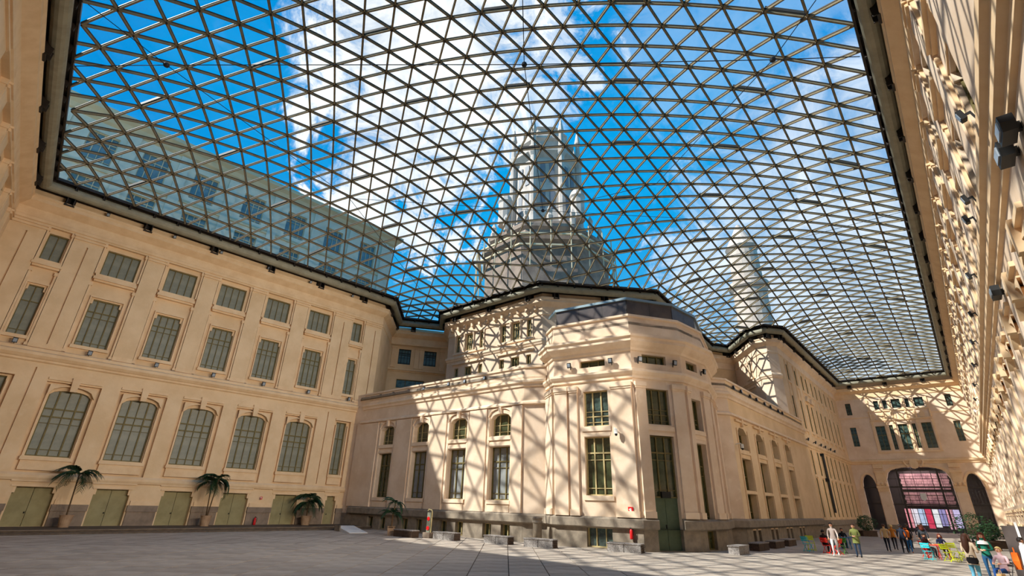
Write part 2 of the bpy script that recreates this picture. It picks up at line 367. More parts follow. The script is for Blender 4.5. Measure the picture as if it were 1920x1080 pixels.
# ---------------------------------------------------------------- left wall
def palace_wall(name, fr, xa, xb, wide, narrow, grooves, doors=True, plinth=0, main='plaster', rows=(1, 1, 1), lod=0, depth=.3):
    """the three storey courtyard front: doors, arched windows, ledge, tall windows, attic windows, cornice"""
    b = MB(fr); y = 0
    ops = []
    for c in wide:
        ops += [(c - 1.42, c + 1.42, 11.18, 19.75, depth), (c - 1.5, c + 1.5, 3.3, 9.1, depth)]
        if doors: ops.append((c - 1.03, c + 1.03, plinth, 2.5, .45))
    for c in narrow:
        ops += [(c - .78, c + .78, 11.18, 19.75, depth), (c - .82, c + .82, 3.3, 9.3, depth)]
        if doors: ops.append((c - .5, c + .5, plinth, 2.5, .45))
    for g in grooves: ops += [(g - .045, g + .045, 11.45, 19.0, .16, 1), (g - .045, g + .045, 3.5, 9.9, .16, 1)]
    b.wall(xa, xb, 1.55 if not doors else 0, WT, y, [o for o in ops])
    if not doors: b.box(xa, xb, 0, .1, 0, 1.6)
    # recessed bay panels with the window openings
    for c in wide:
        b.wall(c - 1.42, c + 1.42, 11.18, 19.75, depth, [(c - .93, c + .93, 11.87, 15.4, .26), (c - 1.06, c + 1.06, 17.35, 19.38, .26)])
        b.wall(c - 1.5, c + 1.5, 3.3, 9.1, depth, [(c - 1.13, c + 1.13, 4.36, 8.65, .3)])
        b.arch(c - 1.13, c + 1.13, 8.3, 8.65, depth, depth + .3)
        for sgn in (-1, 1):                                            # stepped heads
            b.box(c + sgn * .93 - .13, c + sgn * .93 + .13, depth + .0, depth + .27, 15.05, 15.42)
    for c in narrow:
        b.wall(c - .78, c + .78, 11.18, 19.75, depth, [(c - .5, c + .5, 11.87, 15.4, .26), (c - .55, c + .55, 17.35, 19.38, .26)])
        b.wall(c - .82, c + .82, 3.3, 9.3, depth, [(c - .52, c + .52, 4.36, 9.1, .3)])
        for sgn in (-1, 1): b.box(c + sgn * .5 - .1, c + sgn * .5 + .1, depth, depth + .27, 15.05, 15.42)
    backing(b, xa, xb, 0, WT)
    wall = b.build(name, [main], None, kind='structure')
    # mouldings of every bay: sills, surrounds, capitals, labels
    cs = sorted([(c, 1.42, 1.06, .93, 1.13, 1) for c in wide] + [(c, .78, .55, .5, .52, 0) for c in narrow])
    for c, hw, ha, hb_, hc, isw in cs:
        d = MB(fr)
        d.box(c - ha - .2, c + ha + .2, -.02, depth, 17.05, 17.28); d.box(c - ha - .28, c + ha + .28, -.1, depth, 16.85, 17.05); d.box(c - ha - .2, c + ha + .2, .02, depth, 16.7, 16.85)
        d.box(c - hb_ - .18, c + hb_ + .18, .08, depth, 11.62, 11.85)
        for sgn in (-1, 1):
            x = c + sgn * (hw - .09)
            d.box(x - .06, x + .06, .06, depth, 11.4, 16.3); d.box(x - .11, x + .11, .0, depth, 11.22, 11.4); d.box(x - .11, x + .11, .02, depth, 16.3, 16.55)
            d.box(x - .05, x + .05, .04, depth, 17.3, 19.6); d.box(x - .1, x + .1, 0, depth, 19.45, 19.74)
            x = c + sgn * (hb_ + .08); d.box(x - .04, x + .04, .14, depth, 11.87, 15.5)
        d.box(c - hb_ - .12, c + hb_ + .12, .12, depth, 15.5, 15.62)
        d.build('window_surround', 'moulding', wall)
        e = MB(fr)
        e.box(c - hc - .2, c + hc + .2, .02, depth, 4.1, 4.32); e.box(c - hc - .12, c + hc + .12, .1, depth, 3.5, 4.1)
        top = 8.62 if isw else 9.06
        for sgn in (-1, 1):
            x = c + sgn * (hc + .1); e.box(x - .05, x + .05, .1, depth, 4.32, top - .25)
        if isw:
            e.arch(c - hc - .14, c + hc + .14, top - .38, top + .28, -.06, depth, 10)
            e.box(c - hc - .14, c + hc + .14, -.06, depth, top + .28, top + .34)
            e.prism([(c - .17, top - .05), (c + .17, top - .05), (c + .24, 9.5), (c - .24, 9.5)], -.2, .1)
        e.box(c - hw - .05, c + hw + .05, -.12, .1, 9.22, 9.38)
        e.build('window_surround', 'moulding', wall)
        if rows[0]: window(wall, fr, c, 17.35, 19.38, 2 * ha, depth + .24, 'attic' if isw else 'plain', panes=lod < 1)
        if rows[1]: window(wall, fr, c, 11.87, 15.4, 2 * hb_, depth + .24, 'mid' if isw else 'slim', panes=lod < 1)
        if rows[2]: window(wall, fr, c, 4.36, 8.65 if isw else 9.1, 2 * hc, depth + .28, 'tall' if isw else 'slim', panes=lod < 1)
        g = MB(fr); g.mi = 0
        wd = 1.03 if isw else .5
        if doors:
            g.box(c - wd - .25, c + wd + .25, -.1, .05, 2.82, 3.02); g.box(c - wd - .15, c + wd + .15, -.05, .05, 2.52, 2.62)
            for sgn in (-1, 1): g.box(c + sgn * wd - .12, c + sgn * wd + .12, .02, .44, 2.15, 2.5)
            g.build('door_head', 'moulding', wall)
            dd = MB(fr)
            if isw:
                for a, b_ in ((c - wd, c - .012), (c + .012, c + wd)): dd.box(a, b_, .36, .42, plinth, 2.5)
            else: dd.box(c - wd, c + wd, .36, .42, plinth, 2.5)
            dob = dd.build('door', 'door', wall)
            k = MB(fr); k.lathe([(.03, .95), (.035, 1.0), (.03, 1.05)], c - .07, .32, 8); k.build('door_handle', 'black', dob)
    edges = [xa] + [v for c, hw, *_ in cs for v in (c - hw, c + hw)] + [xb]
    for a, b_ in zip(edges[::2], edges[1::2]):
        if b_ - a < .3: continue
        p = MB(fr); capitals(p, a + .02, b_ - .02, 19.42); p.box(a, b_, -.06, .02, 11.18, 11.5)
        p.build('pilaster_capital', 'moulding', wall)
    for a, b_ in zip([xa] + [v for c, hw, *_ in cs for v in (c + (1.03 if _[-1] else .5),)], [c - (1.03 if _[-1] else .5) for c, hw, *_ in cs] + [xb]):
        if b_ - a < .3 or not doors: continue
        p = MB(fr); p.box(a + .1, b_ - .1, -.12, .02, plinth, 1.1); p.box(a + .06, b_ - .06, -.18, .02, 1.1, 1.5); p.build('plinth_block', 'granite_dark', wall)
        q = MB(fr); q.box(a + .16, b_ - .16, -.1, .02, 1.5, 1.8); q.build('pilaster_foot', 'moulding', wall)
    return wall

fL, la, lb = wall_frame(0)
wl = palace_wall('wall_left', fL, la, lb, [5.85, 9.93, 13.95, 18.0, 22.1], [1.87, 26.27], [3.55, 24.6, 28.3, .15], plinth=.2)
fN, na, nb = wall_frame(14)          # near end of the court, runs up to the left corner
nw = palace_wall('wall_near', fN, na, nb, [nb - 5.6, nb - 9.7, nb - 13.8, nb - 17.9], [nb - 1.9], [nb - 3.6], lod=1, plinth=.1)
b = MB(fN); b.box(na, nb + 1, 1.0, 12, 20, 25.8); b.build('near_building', 'far_wall', None, kind='structure')
fR, ra, rb = wall_frame(13)          # long right wall, from the far corner back to the camera
wides = [1.2 + 4.07 * (k + 1) for k in range(21)]
wr = palace_wall('wall_right', fR, ra, rb, wides[:-1], [], [], lod=1, plinth=.05, main='plaster_pink', depth=.17)

def profile_part(name, path, prof, mt, parent):
    m_ = MB(); m_.mould(path, prof); return m_.build(name, mt, parent)
profile_part('cornice', [WALL[-1], WALL[0], WALL[1], WALL[2], WALL[3]], CORN, 'moulding', wl)
profile_part('string_course', [WALL[-1], WALL[0], fL.p(lb, 0, 0)], STRING, 'moulding', wl)
profile_part('cornice', [WALL[12], WALL[13], WALL[14]], CORN, 'moulding', wr)
profile_part('string_course', [WALL[13], WALL[14]], [(0, 10.1), (.1, 10.15), (.1, 10.35), (.24, 10.45), (.24, 10.75), (.36, 10.85), (.36, 11.1), (0, 11.2)], 'moulding', wr)
profile_part('sill_ledge', [V2(fL.p(la + .1, 0, 0)), V2(fL.p(lb, 0, 0))], [(0, 2.85), (.1, 2.9), (.16, 3.05), (.16, 3.2), (0, 3.35)], 'moulding', wl)

# ---------------------------------------------------------------- back return walls and drums behind the pavilion
def plain_wall(name, fr, xa, xb, z0, z1, ops=(), m_='plaster', rev=.3, back=1.0):
    b_ = MB(fr); b_.wall(xa, xb, z0, z1, 0, ops, rev)
    b_.box(xa, xb, back, back + .3, z0, z1); b_.box(xa, xb, .0, back + .3, z1 - .04, z1)
    return b_.build(name, [m_], None, kind='structure')
LEDGE17 = [(0, 16.8), (.08, 16.85), (.14, 17.0), (.22, 17.1), (.22, 17.3), (0, 17.42)]
f1, a, b_ = wall_frame(1); w1 = plain_wall('wall_left_return', f1, a, b_, 0, WT)
fB = Frame(V2(c2) + Vector((-1, 1)), V2(c3) + Vector((0, 1.5)))
f2, a, b_ = wall_frame(2)
a2, b2 = a - 1.0, b_ + 1.0
ops = [(1.05, 2.54, 17.55, 19.45), (4.1, 5.68, 17.6, 19.5), (1.15, 4.45, 14.65, 15.7)]
w2 = plain_wall('wall_back', fB, -1.4, 8, 0, WT, ops)
for (p_, q_, r_, s_) in ops[:2]: window(w2, fB, (p_ + q_) / 2, r_, s_, q_ - p_, .26, 'mid', 'pane_teal', 'black')
window(w2, fB, 2.8, 14.65, 15.7, 3.3, .26, 'slit', 'pane_teal', 'bar')
m_ = MB(fB); m_.box(-1.3, 7, -.3, .02, 16.75, 16.95); m_.box(-1.3, 7, -.12, .02, 16.6, 16.75)
for x in (.2, 3.0, 3.6, 6.1): m_.box(x, x + .55, -.1, .02, 17.1, 19.5); m_.box(x - .05, x + .6, -.16, .02, 19.5, 19.75)
m_.build('ledge', 'moulding', w2)
f3, a, b_ = wall_frame(3); w3 = plain_wall('wall_drum_return', f3, a, b_, 0, WT)

def drum_wall(name, i, A0, A1, rowA, rowB, gl=True):
    fr = Frame(*off2(A0, A1, .9)); xa = fr.sx(WALL[i]); xb = fr.sx(WALL[i + 1])
    ops = [(p_, q_, 17.85, 19.75) for p_, q_ in rowA] + [(p_, q_, 15.05, 16.0) for p_, q_ in rowB]
    wlx = plain_wall(name, fr, xa, xb, 0, WT, ops, 'plaster_pink')
    for p_, q_ in rowA: window(wlx, fr, (p_ + q_) / 2, 17.85, 19.75, q_ - p_, .26, 'two' if q_ - p_ < .9 else 'mid', 'pane_teal', 'bar_pale')
    for p_, q_ in rowB: window(wlx, fr, (p_ + q_) / 2, 15.05, 16.0, q_ - p_, .26, 'plain' if q_ - p_ < .9 else 'slit', 'pane_dark', 'bar_pale')
    m_ = MB(fr)
    grp = []
    for p_, q_ in rowA:
        if grp and p_ - grp[-1][1] < 1.5: grp[-1][1] = q_
        else: grp.append([p_, q_])
    for p_, q_ in grp:
        m_.box(p_ - .35, q_ + .35, -.14, .02, 17.55, 17.75); m_.box(p_ - .3, q_ + .3, -.1, .02, 19.85, 20.05); m_.box(p_ - .35, q_ + .35, -.2, .02, 16.4, 16.55)
        m_.box(p_ - .25, q_ + .25, -.08, .02, 14.75, 14.95)
        for x in (p_ - .22, q_ + .08):
            m_.box(x, x + .14, -.12, .02, 17.75, 19.85)
        for x in np.linspace(p_, q_, 4)[1:-1]:
            m_.lathe([(.12, 17.8), (.1, 17.95), (.09, 19.5), (.14, 19.75), (.16, 19.85)], x, -.08, 8)
    for x in np.arange(xa + .6, xb - .3, 1.1) if name == 'wall_drum' else (): m_.box(x - .14, x + .14, -.35, .02, 20.45, 20.85)
    if rowA: m_.build('window_surround', 'moulding_pale', wlx)
    return wlx, fr
wD, fD = drum_wall('wall_drum', 4, c3b, c4, [(1.65, 2.25), (3.2, 4.4), (5.3, 5.82), (8.38, 9.05), (9.88, 10.98), (11.83, 12.45)], [(1.62, 2.24), (3.2, 4.3), (5.25, 5.85), (8.25, 8.9), (9.8, 10.9), (11.8, 12.4)])
wE, fE = drum_wall('wall_drum_front', 5, c4, c5, [], [])
wF, fF = drum_wall('wall_drum_side', 6, c5, c6, [], [])
f8, a, b_ = wall_frame(7); plain_wall('wall_side_return', f8, a, b_, 0, WT)
w9, f9 = drum_wall('wall_turret', 8, c6b, c7, [(2.6, 3.2), (3.5, 4.1)], [])
w10, f10 = drum_wall('wall_turret_corner', 9, c7, c8, [], [])
w11, f11 = drum_wall('wall_turret_front', 10, c8, c9, [], [])
profile_part('cornice', [WALL[3], WALL[4], WALL[5], WALL[6], WALL[7], WALL[8]], CORN, 'moulding_pale', wD)
profile_part('ledge', [WALL[3], WALL[4], WALL[5], WALL[6], WALL[7]], LEDGE17, 'moulding_pale', wD)
profile_part('cornice', [WALL[8], WALL[9], WALL[10], WALL[11], WALL[12]], CORN, 'moulding_pale', w9)
profile_part('ledge', [WALL[8], WALL[9], WALL[10], WALL[11]], LEDGE17, 'moulding_pale', w9)

# ---------------------------------------------------------------- long wing beyond the pavilion and end wall
f12, a, b_ = wall_frame(11)
nb12 = [(3.6, .9), (7.6, 1.0), (11.1, 1.1), (13.6, 1.1), (16.6, 1.0), (19.2, 1.1), (22.2, 1.1), (25.4, 1.1), (28.6, 1.1), (31.6, 1.1)]
ops = []
for c, wd in nb12: ops += [(c - wd / 2, c + wd / 2, 17.3, 19.3, .16), (c - wd / 2, c + wd / 2, 11.9, 15.4, .16), (c - wd / 2, c + wd / 2, 6.5, 9.3, .18), (c - wd / 2, c + wd / 2, 1.8, 6.1, .18)]
w12 = plain_wall('wall_long_wing', f12, a, b_, 0, WT, ops)
for k, (c, wd) in enumerate(nb12):
    for z0, z1, st in ((17.3, 19.3, 'two'), (11.9, 15.4, 'slim'), (6.5, 9.3, 'two'), (1.8, 6.1, 'slim')):
        window(w12, f12, c, z0, z1, wd, .12, st, 'pane_dark' if k != 2 else 'pane_teal', 'bar', panes=False)
    p = MB(f12)
    for sgn in (-1, 1):
        x = c + sgn * (wd / 2 + .3); p.box(x - .12, x + .12, -.09, .02, 1.6, 9.5); p.box(x - .12, x + .12, -.09, .02, 11.2, 19.5); p.box(x - .16, x + .16, -.14, .02, 19.4, 19.7)
    p.box(c - wd / 2 - .2, c + wd / 2 + .2, -.12, .02, 16.9, 17.15); p.box(c - wd / 2 - .2, c + wd / 2 + .2, -.12, .02, 6.2, 6.45); p.box(c - wd / 2 - .2, c + wd / 2 + .2, -.15, .02, 11.5, 11.75)
    if k == 3 or k == 2: p.prism([(c - 1, 15.7), (c + 1, 15.7), (c, 16.5)], -.3, .02)
    p.build('window_surround', 'moulding', w12)
b = MB(f12); b.box(a, b_, -.14, .02, 0, .9); b.box(a, b_, -.24, .02, .9, 1.5); b.build('plinth', 'granite', w12)
profile_part('string_course', [WALL[11], WALL[12], WALL[13]], [(0, 9.5), (.1, 9.55), (.15, 9.75), (.3, 9.9), (.3, 10.1), (0, 10.3)], 'moulding', w12)

f13, a, b_ = wall_frame(12)
# (x positions were read on this very plane)
rowA = [(.35, 1.1, 17.3, 19.2), (4.3, 4.95, 17.95, 19.3), (5.5, 6.05, 17.98, 19.3), (6.65, 7.8, 17.97, 19.38), (8.42, 8.92, 17.98, 19.33), (9.55, 10.75, 18.0, 19.4), (13.4, 14.15, 17.7, 19.5)]
rowB = [(.25, 1.1, 12.3, 15.3), (3.72, 4.98, 11.58, 15.3), (5.52, 6.02, 11.63, 15.4), (6.65, 7.9, 11.6, 15.45), (8.45, 8.92, 11.77, 15.45), (9.62, 10.85, 11.7, 15.5), (13.45, 14.25, 12.55, 15.5)]
arch = [(.1, 1.95, 0, 8.02), (3.42, 11.15, 0, 9.07), (12.62, 14.6, 0, 8.05)]
b = MB(f13); b.wall(a, b_, 0, WT, 0, [o + (.35,) for o in rowA + rowB] + [o + (1.2,) for o in arch])
b.arch(.1, 1.95, 5.9, 8.02, 0, 1.2, 12); b.arch(3.42, 11.15, 7.3, 9.07, 0, 1.2, 20, 2.6); b.arch(12.62, 14.6, 5.9, 8.05, 0, 1.2, 12)
b.box(a, b_, 1.2, 1.5, 9.2, WT); b.box(a, b_, 0, 1.5, WT - .05, WT)
w13 = b.build('wall_end', ['plaster_pink'], None, kind='structure')
for (p_, q_, r_, s_) in rowA: window(w13, f13, (p_ + q_) / 2, r_, s_, q_ - p_, .3, 'plain' if 2 < p_ < 12 else 'two', 'pane_teal', 'steel_dark', panes=False)
for (p_, q_, r_, s_) in rowB: window(w13, f13, (p_ + q_) / 2, r_, s_, q_ - p_, .3, 'big', 'pane_teal', 'bar', panes=True)
m_ = MB(f13)
m_.box(3.2, 11.2, -.15, .02, 17.55, 17.75); m_.box(3.2, 11.2, -.2, .02, 16.1, 16.3); m_.box(3.2, 11.3, -.12, .02, 11.2, 11.4)
m_.box(a, 3.2, -.08, .02, 16.7, 16.85); m_.box(11.3, b_, -.08, .02, 16.9, 17.05)
for x in (3.45, 5.24, 6.32, 8.15, 9.25, 11.1): m_.box(x - .14, x + .14, -.16, .02, 11.4, 15.6); m_.box(x - .18, x + .18, -.22, .02, 15.6, 15.95); m_.box(x - .12, x + .12, -.14, .02, 17.75, 19.45); m_.lathe([(.1, 16.3), (.17, 16.55), (.12, 16.9), (.16, 17.2), (.1, 17.5)], x, -.1, 8)
for x in np.arange(3.8, 11, .9): m_.prism([(x - .3, 16.35), (x + .3, 16.35), (x + .34, 17.0), (x, 17.4), (x - .34, 17.0)], -.1, .02)
m_.build('gallery_ornament', 'moulding', w13)
m_ = MB(f13)
def archivolt(x0, x1, zs, zc, wd, pw, y0, y1, n=18):
    c = (x0 + x1) / 2; h = (x1 - x0) / 2; P = []; Q = []
    for k in range(n + 1):
        t = math.pi * (1 - k / n); cu, su = math.cos(t), math.sin(t)
        e = 2 / pw; fx = math.copysign(abs(cu) ** e, cu); fz = abs(su) ** e
        P.append((c + h * fx, zs + (zc - zs) * fz)); Q.append((c + (h + wd) * fx, zs + (zc + wd - zs) * fz))
    for k in range(n): m_.prism([P[k], P[k + 1], Q[k + 1], Q[k]], y0, y1)
archivolt(.1, 1.95, 5.9, 8.02, .3, 2, -.15, .1); archivolt(3.42, 11.15, 7.3, 9.07, .35, 2.6, -.18, .1); archivolt(12.62, 14.6, 5.9, 8.05, .3, 2, -.15, .1)
m_.build('arch_moulding', 'moulding', w13)
m_ = MB(f13)   # shield keystone
m_.prism([(6.9, 8.9), (7.3, 8.75), (7.7, 8.9), (7.85, 9.6), (7.6, 10.2), (7.0, 10.2), (6.75, 9.6)], -.5, .02)
m_.tube([(8.0, -.3, 9.0), (8.3, -.35, 9.3), (8.5, -.3, 9.8), (8.3, -.25, 10.1), (8.1, -.25, 9.9)], .13, 6)
m_.tube([(6.6, -.3, 9.0), (6.3, -.35, 9.3), (6.1, -.3, 9.8), (6.3, -.25, 10.1), (6.5, -.25, 9.9)], .13, 6)
m_.build('keystone_shield', 'moulding', w13)
for x0, x1 in ((2.0, 3.35), (11.2, 12.55)):
    p = MB(f13); xc = (x0 + x1) / 2
    p.box(x0 + .05, x1 - .05, -.45, .05, 0, 5.5); p.build('arch_pier', 'plaster_pink', w13)
    p = MB(f13); p.box(x0 - .02, x1 + .02, -.55, .05, 5.5, 5.75); p.box(x0 - .1, x1 + .1, -.6, .05, 6.0, 6.3); p.box(x0, x1, -.5, .05, 5.75, 6.0)
    for x in (x0 + .15, xc, x1 - .15): p.lathe([(.1, 6.3), (.2, 6.5), (.2, 6.7), (.1, 6.85)], x, -.4, 8)
    p.box(x0 + .1, x1 - .1, -.35, .05, 6.3, 8.2); p.box(x0, x1, -.45, .05, 8.2, 8.5); p.box(x0 + .05, x1 - .05, -.4, .05, 8.9, 9.5)
    p.build('pier_capital', 'moulding', w13)
    p = MB(f13); p.box(x0, x1, -.5, .05, 0, .9); p.build('pier_foot', 'granite', w13)
# glazed screens in the arches
scr = [(.1, 1.95, [], [3.8, 6.15]), (3.42, 11.15, [4.9, 9.75], [3.75, 6.2, 8.6]), (12.62, 14.6, [], [3.8, 6.15])]
for x0, x1, vs, hs in scr:
    p = MB(f13); zt = 9.05 if x1 > 5 and x0 < 10 else 8.0
    for z in hs: p.box(x0, x1, .55, .75, z - .1, z + .1)
    for x in vs: p.box(x - .12, x + .12, .52, .78, 0, zt)
    if x1 - x0 > 5:
        for x in np.linspace(x0, x1, 8)[1:-1]: p.box(x - .03, x + .03, .6, .7, 0, zt)
        for z in (1.2, 2.5, 5.0, 7.4): p.box(x0, x1, .6, .7, z - .03, z + .03)
    sc_ = p.build('arch_screen', 'steel_dark', w13)
M['hall_glass'] = M['roof_glass']
for x0, x1, vs, hs in scr:
    p = MB(f13); p.box(x0, x1, .64, .66, 0, 9.0 if x1 - x0 > 5 else 8); p.build('screen_glass', 'roof_glass', w13)
# exhibition hall seen through the arches: floor, side walls, brick wall, lit poster panels
M['hall_brick'] = mat('hall_brick_pink', srgb(176, 132, 130), .8, var=srgb(120, 84, 88), vscale=1.4)
M['hall_dark'] = mat('hall_dark', srgb(50, 40, 38), .8)
hb = MB(f13)
hb.box(-.5, 15.2, 7.0, 7.2, 0, 9.4); hb.box(-.7, -.5, 1.5, 7.2, 0, 9.4); hb.box(15.2, 15.4, 1.5, 7.2, 0, 9.4); hb.box(-.7, 15.4, 1.2, 7.2, 9.3, 9.5)
hall = hb.build('hall_shell', 'hall_dark', None, kind='structure')
for r_ in range(12):
    for c_ in range(9):
        if r_ in (5,): continue
        k = MB(f13); x = 4.9 + c_ * .68 + (r_ % 2) * .1; z = 3.7 + r_ * .4
        k.box(x, x + .64, 6.7 - .05 * ((r_ * 7 + c_ * 3) % 3), 7.0, z, z + .36); k.build('brick', 'hall_brick', hall)
posters = [((240, 150, 160), 0), ((235, 225, 235), 1), ((190, 205, 235), 2), ((214, 60, 90), 3), ((240, 236, 240), 4), ((150, 140, 190), 5), ((236, 170, 190), 6), ((205, 190, 230), 7)]
for k, (cc, i) in enumerate(posters):
    mm = mat('lit_poster_%d' % k, srgb(*cc), .6, var=srgb(*[int(v * .55) for v in cc]), vscale=1.6, emit=srgb(*cc), estr=.45)
    q = MB(f13); x = 4.5 + k * .83; q.box(x, x + .74, 4.0 + .3 * (k % 2), 4.08 + .3 * (k % 2), .5 + .2 * (k % 3), 3.2); o = q.build('poster_panel', mm, None)
    tag(o, ['pink lit exhibition panel at the left end of the row behind the big arch', 'white lit exhibition panel second from the left behind the big arch', 'pale blue lit exhibition panel third from the left behind the big arch', 'crimson lit exhibition panel in the middle of the row behind the big arch', 'bright white lit exhibition panel right of the crimson one', 'dull violet lit exhibition panel behind the big arch', 'rose lit exhibition panel second from the right behind the arch', 'lilac lit exhibition panel at the right end of the row behind the arch'][k], 'panel')
hl = bpy.data.lights.new('hall_lamp', 'AREA'); hl.energy = 500; hl.size = 6; hl.color = (1, .82, .86); hlo = bpy.data.objects.new('hall_lamp', hl); COL.objects.link(hlo); hlo.location = f13.p(7.3, 4.2, 9.0)
q = MB(f13); q.prism([(7.0, 4.55), (7.35, 4.25), (7.7, 4.55), (7.7, 5.35), (7.0, 5.35)], .45, .5)
q.tube([(7.2, .44, 5.1), (7.2, .44, 4.7), (7.35, .44, 4.6), (7.5, .44, 4.7), (7.5, .44, 5.1)], .03, 5); o = q.build('crest_sign', 'white'); tag(o, 'small white city crest hanging inside the big arch glazing', 'sign')

# ---------------------------------------------------------------- pavilion and its wings
W0 = (-14.25, 48.98); W1 = (1.12, 36.32); O0 = (2.75, 35.76); O1 = (3.14, 34.03); O2 = (7.92, 31.07); O3 = (11.53, 32.09); O4 = (13.98, 34.34); O5 = (15.97, 38.21); O6 = (17.16, 38.46); O7 = (33.4, 56.72)
PAV = [W0, W1, O0, O1, O2, O3, O4, O5, O6, O7]
LEDGEP = [(0, 1.1), (.2, 1.15), (.26, 1.2), (.26, 1.62), (.1, 1.72), (0, 1.74)]
def pav_wall(name, A, B, z1, ops, m_='plaster_pink', x0=None, x1=None):
    fr = Frame(A, B); bb = MB(fr); x0 = 0 if x0 is None else x0; x1 = fr.len if x1 is None else x1
    hi = [o for o in ops if o[3] > 1.3]; lo = [o for o in ops if o[2] < 1.15]
    bb.wall(x0, x1, 1.15, z1, 0, [(o[0], o[1], max(o[2], 1.15), o[3]) + tuple(o[4:]) for o in hi])
    bb.box(x0 + .05, x1 - .05, .95, 1.1, 0, z1)
    wlx = bb.build(name, [m_], None, kind='structure')
    g = MB(fr); g.wall(x0, x1, 0, 1.15, -.02, [(o[0], o[1], o[2], min(o[3], 1.15)) + tuple(o[4:]) for o in lo]); g.build('granite_base', 'granite', wlx)
    return wlx, fr
WIN = [(4.25, 1.9), (8.85, 1.9), (13.3, 1.95), (17.72, 2.0)]
ops = []
for c, wd in WIN:
    ops += [(c - wd / 2, c + wd / 2, 6.9, 8.55, .55), (c - wd / 2, c + wd / 2, 2.52, 6.15, .55)]
    for s_ in (-.95, .75): ops.append((c + s_ - .4, c + s_ + .4, .08, 1.0, .4))
wP, fP = pav_wall('wall_pavilion_wing', W0, W1, 11.9, ops, x0=-1.5)
for k, (c, wd) in enumerate(WIN):
    bb = MB(fP); bb.arch(c - wd / 2, c + wd / 2, 8.15, 8.55, 0, .55, 8); bb.build('arch_infill', 'plaster_pink', wP)
    window(wP, fP, c, 6.9, 8.55, wd, .5, 'rail', 'pane_dark', 'bar_pale')
    window(wP, fP, c, 2.52, 6.15, wd, .5, 'three', 'pane_dark' if k == 0 else 'pane_white', 'bar')
    for s_ in (-.95, .75): window(wP, fP, c + s_, .08, 1.0, .8, .35, 'plain', 'pane_dark', 'bar_pale', panes=False)
    m_ = MB(fP); h_ = wd / 2
    m_.box(c - h_ - .1, c + h_ + .1, -.1, .3, 6.6, 6.85); m_.box(c - h_ - .02, c + h_ + .02, -.04, .3, 6.2, 6.45); m_.box(c - h_ - .1, c + h_ + .1, -.1, .3, 2.25, 2.5); m_.box(c - h_, c + h_, -.04, .05, 1.75, 2.2)
    for sg in (-1, 1): m_.box(c + sg * (h_ + .14) - .1, c + sg * (h_ + .14) + .1, -.07, .02, 2.5, 8.3)
    m_.arch(c - h_ - .2, c + h_ + .2, 8.25, 8.9, -.1, .05, 8); m_.box(c - .12, c + .12, -.18, .02, 8.5, 9.1)
    m_.build('window_surround', 'moulding_pale', wP)
for x0, x1 in ((-.4, 2.9), (5.5, 7.6), (10.1, 12.0), (14.6, 16.4), (18.9, 19.85)):
    p = MB(fP); p.box(x0, x1, -.14, .02, 1.74, 8.95); p.build('pilaster', 'plaster_pink', wP)
wr1, fr1 = pav_wall('wall_pavilion_return', W1, O0, 11.9, [])
facets = []
o12 = [(2.15, 3.88, 7.04, 9.32, .4), (2.15, 3.88, 2.9, 6.38, .4), (1.95, 3.8, 10.95, 11.42, .4), (2.12, 3.75, .06, 1.15, .35)]
o23 = [(.92, 2.55, 7.1, 9.35, .4), (.92, 2.6, 0.05, 6.42, .4), (.82, 2.6, 11.0, 11.6, .4)]
o34 = [(.75, 2.1, 6.85, 9.05, .5), (.75, 2.1, 1.3, 6.2, .5), (.7, 2.2, 11.0, 11.6, .4), (.85, 1.95, .06, 1.1, .3)]
wA_, fA_ = pav_wall('wall_pavilion_chamfer', O0, O1, 14.3, [])
wB_, fB_ = pav_wall('wall_pavilion_left', O1, O2, 14.3, o12)
wC_, fC_ = pav_wall('wall_pavilion_front', O2, O3, 14.3, o23)
# the tall door opening passes through the granite base
wD_, fD_ = pav_wall('wall_pavilion_right', O3, O4, 14.3, o34)
wE_, fE_ = pav_wall('wall_pavilion_side', O4, O5, 14.3, [])
wG_, fG_ = pav_wall('wall_pavilion_step', O5, O6, 11.9, [])
window(wB_, fB_, 3.015, 7.04, 9.32, 1.73, .34, 'three_top', 'pane_teal', 'bar_pale'); window(wB_, fB_, 3.015, 2.9, 6.38, 1.73, .34, 'three', 'pane_dark', 'bar_pale')
window(wB_, fB_, 2.875, 10.95, 11.42, 1.85, .34, 'slit', 'pane_dark', 'bar'); window(wB_, fB_, 2.935, .06, 1.15, 1.63, .3, 'slit', 'pane_teal', 'bar_pale')
window(wC_, fC_, 1.735, 7.1, 9.35, 1.63, .34, 'three_top', 'pane_dark', 'bar'); window(wC_, fC_, 1.76, 2.86, 6.42, 1.68, .34, 'three', 'pane_dark', 'bar'); window(wC_, fC_, 1.71, 11.0, 11.6, 1.78, .34, 'slit', 'pane_dark', 'bar')
window(wD_, fD_, 1.425, 6.85, 9.05, 1.35, .44, 'three_top', 'pane_dark', 'bar'); window(wD_, fD_, 1.425, 1.3, 6.2, 1.35, .44, 'three', 'pane_dark', 'bar'); window(wD_, fD_, 1.45, 11.0, 11.6, 1.5, .34, 'slit', 'pane_dark', 'bar')
window(wD_, fD_, 1.4, .06, 1.1, 1.1, .28, 'plain', 'pane_dark', 'bar', panes=False)
dd = MB(fC_)
for x0, x1 in ((.92, 1.75), (1.77, 2.6)): dd.box(x0, x1, .3, .36, .03, 2.78)
dd.box(.92, 2.6, .28, .36, 2.78, 2.88)
door = dd.build('door', 'door_green', wC_); k = MB(fC_); k.box(1.68, 1.72, .24, .3, 1.2, 1.4); k.build('door_handle', 'black', door)
k = MB(fC_); k.box(1.45, 2.05, .05, .3, 2.85, 3.2); o = k.build('projector_box', 'black'); tag(o, 'black box fixed above the tall green pavilion door', 'box')
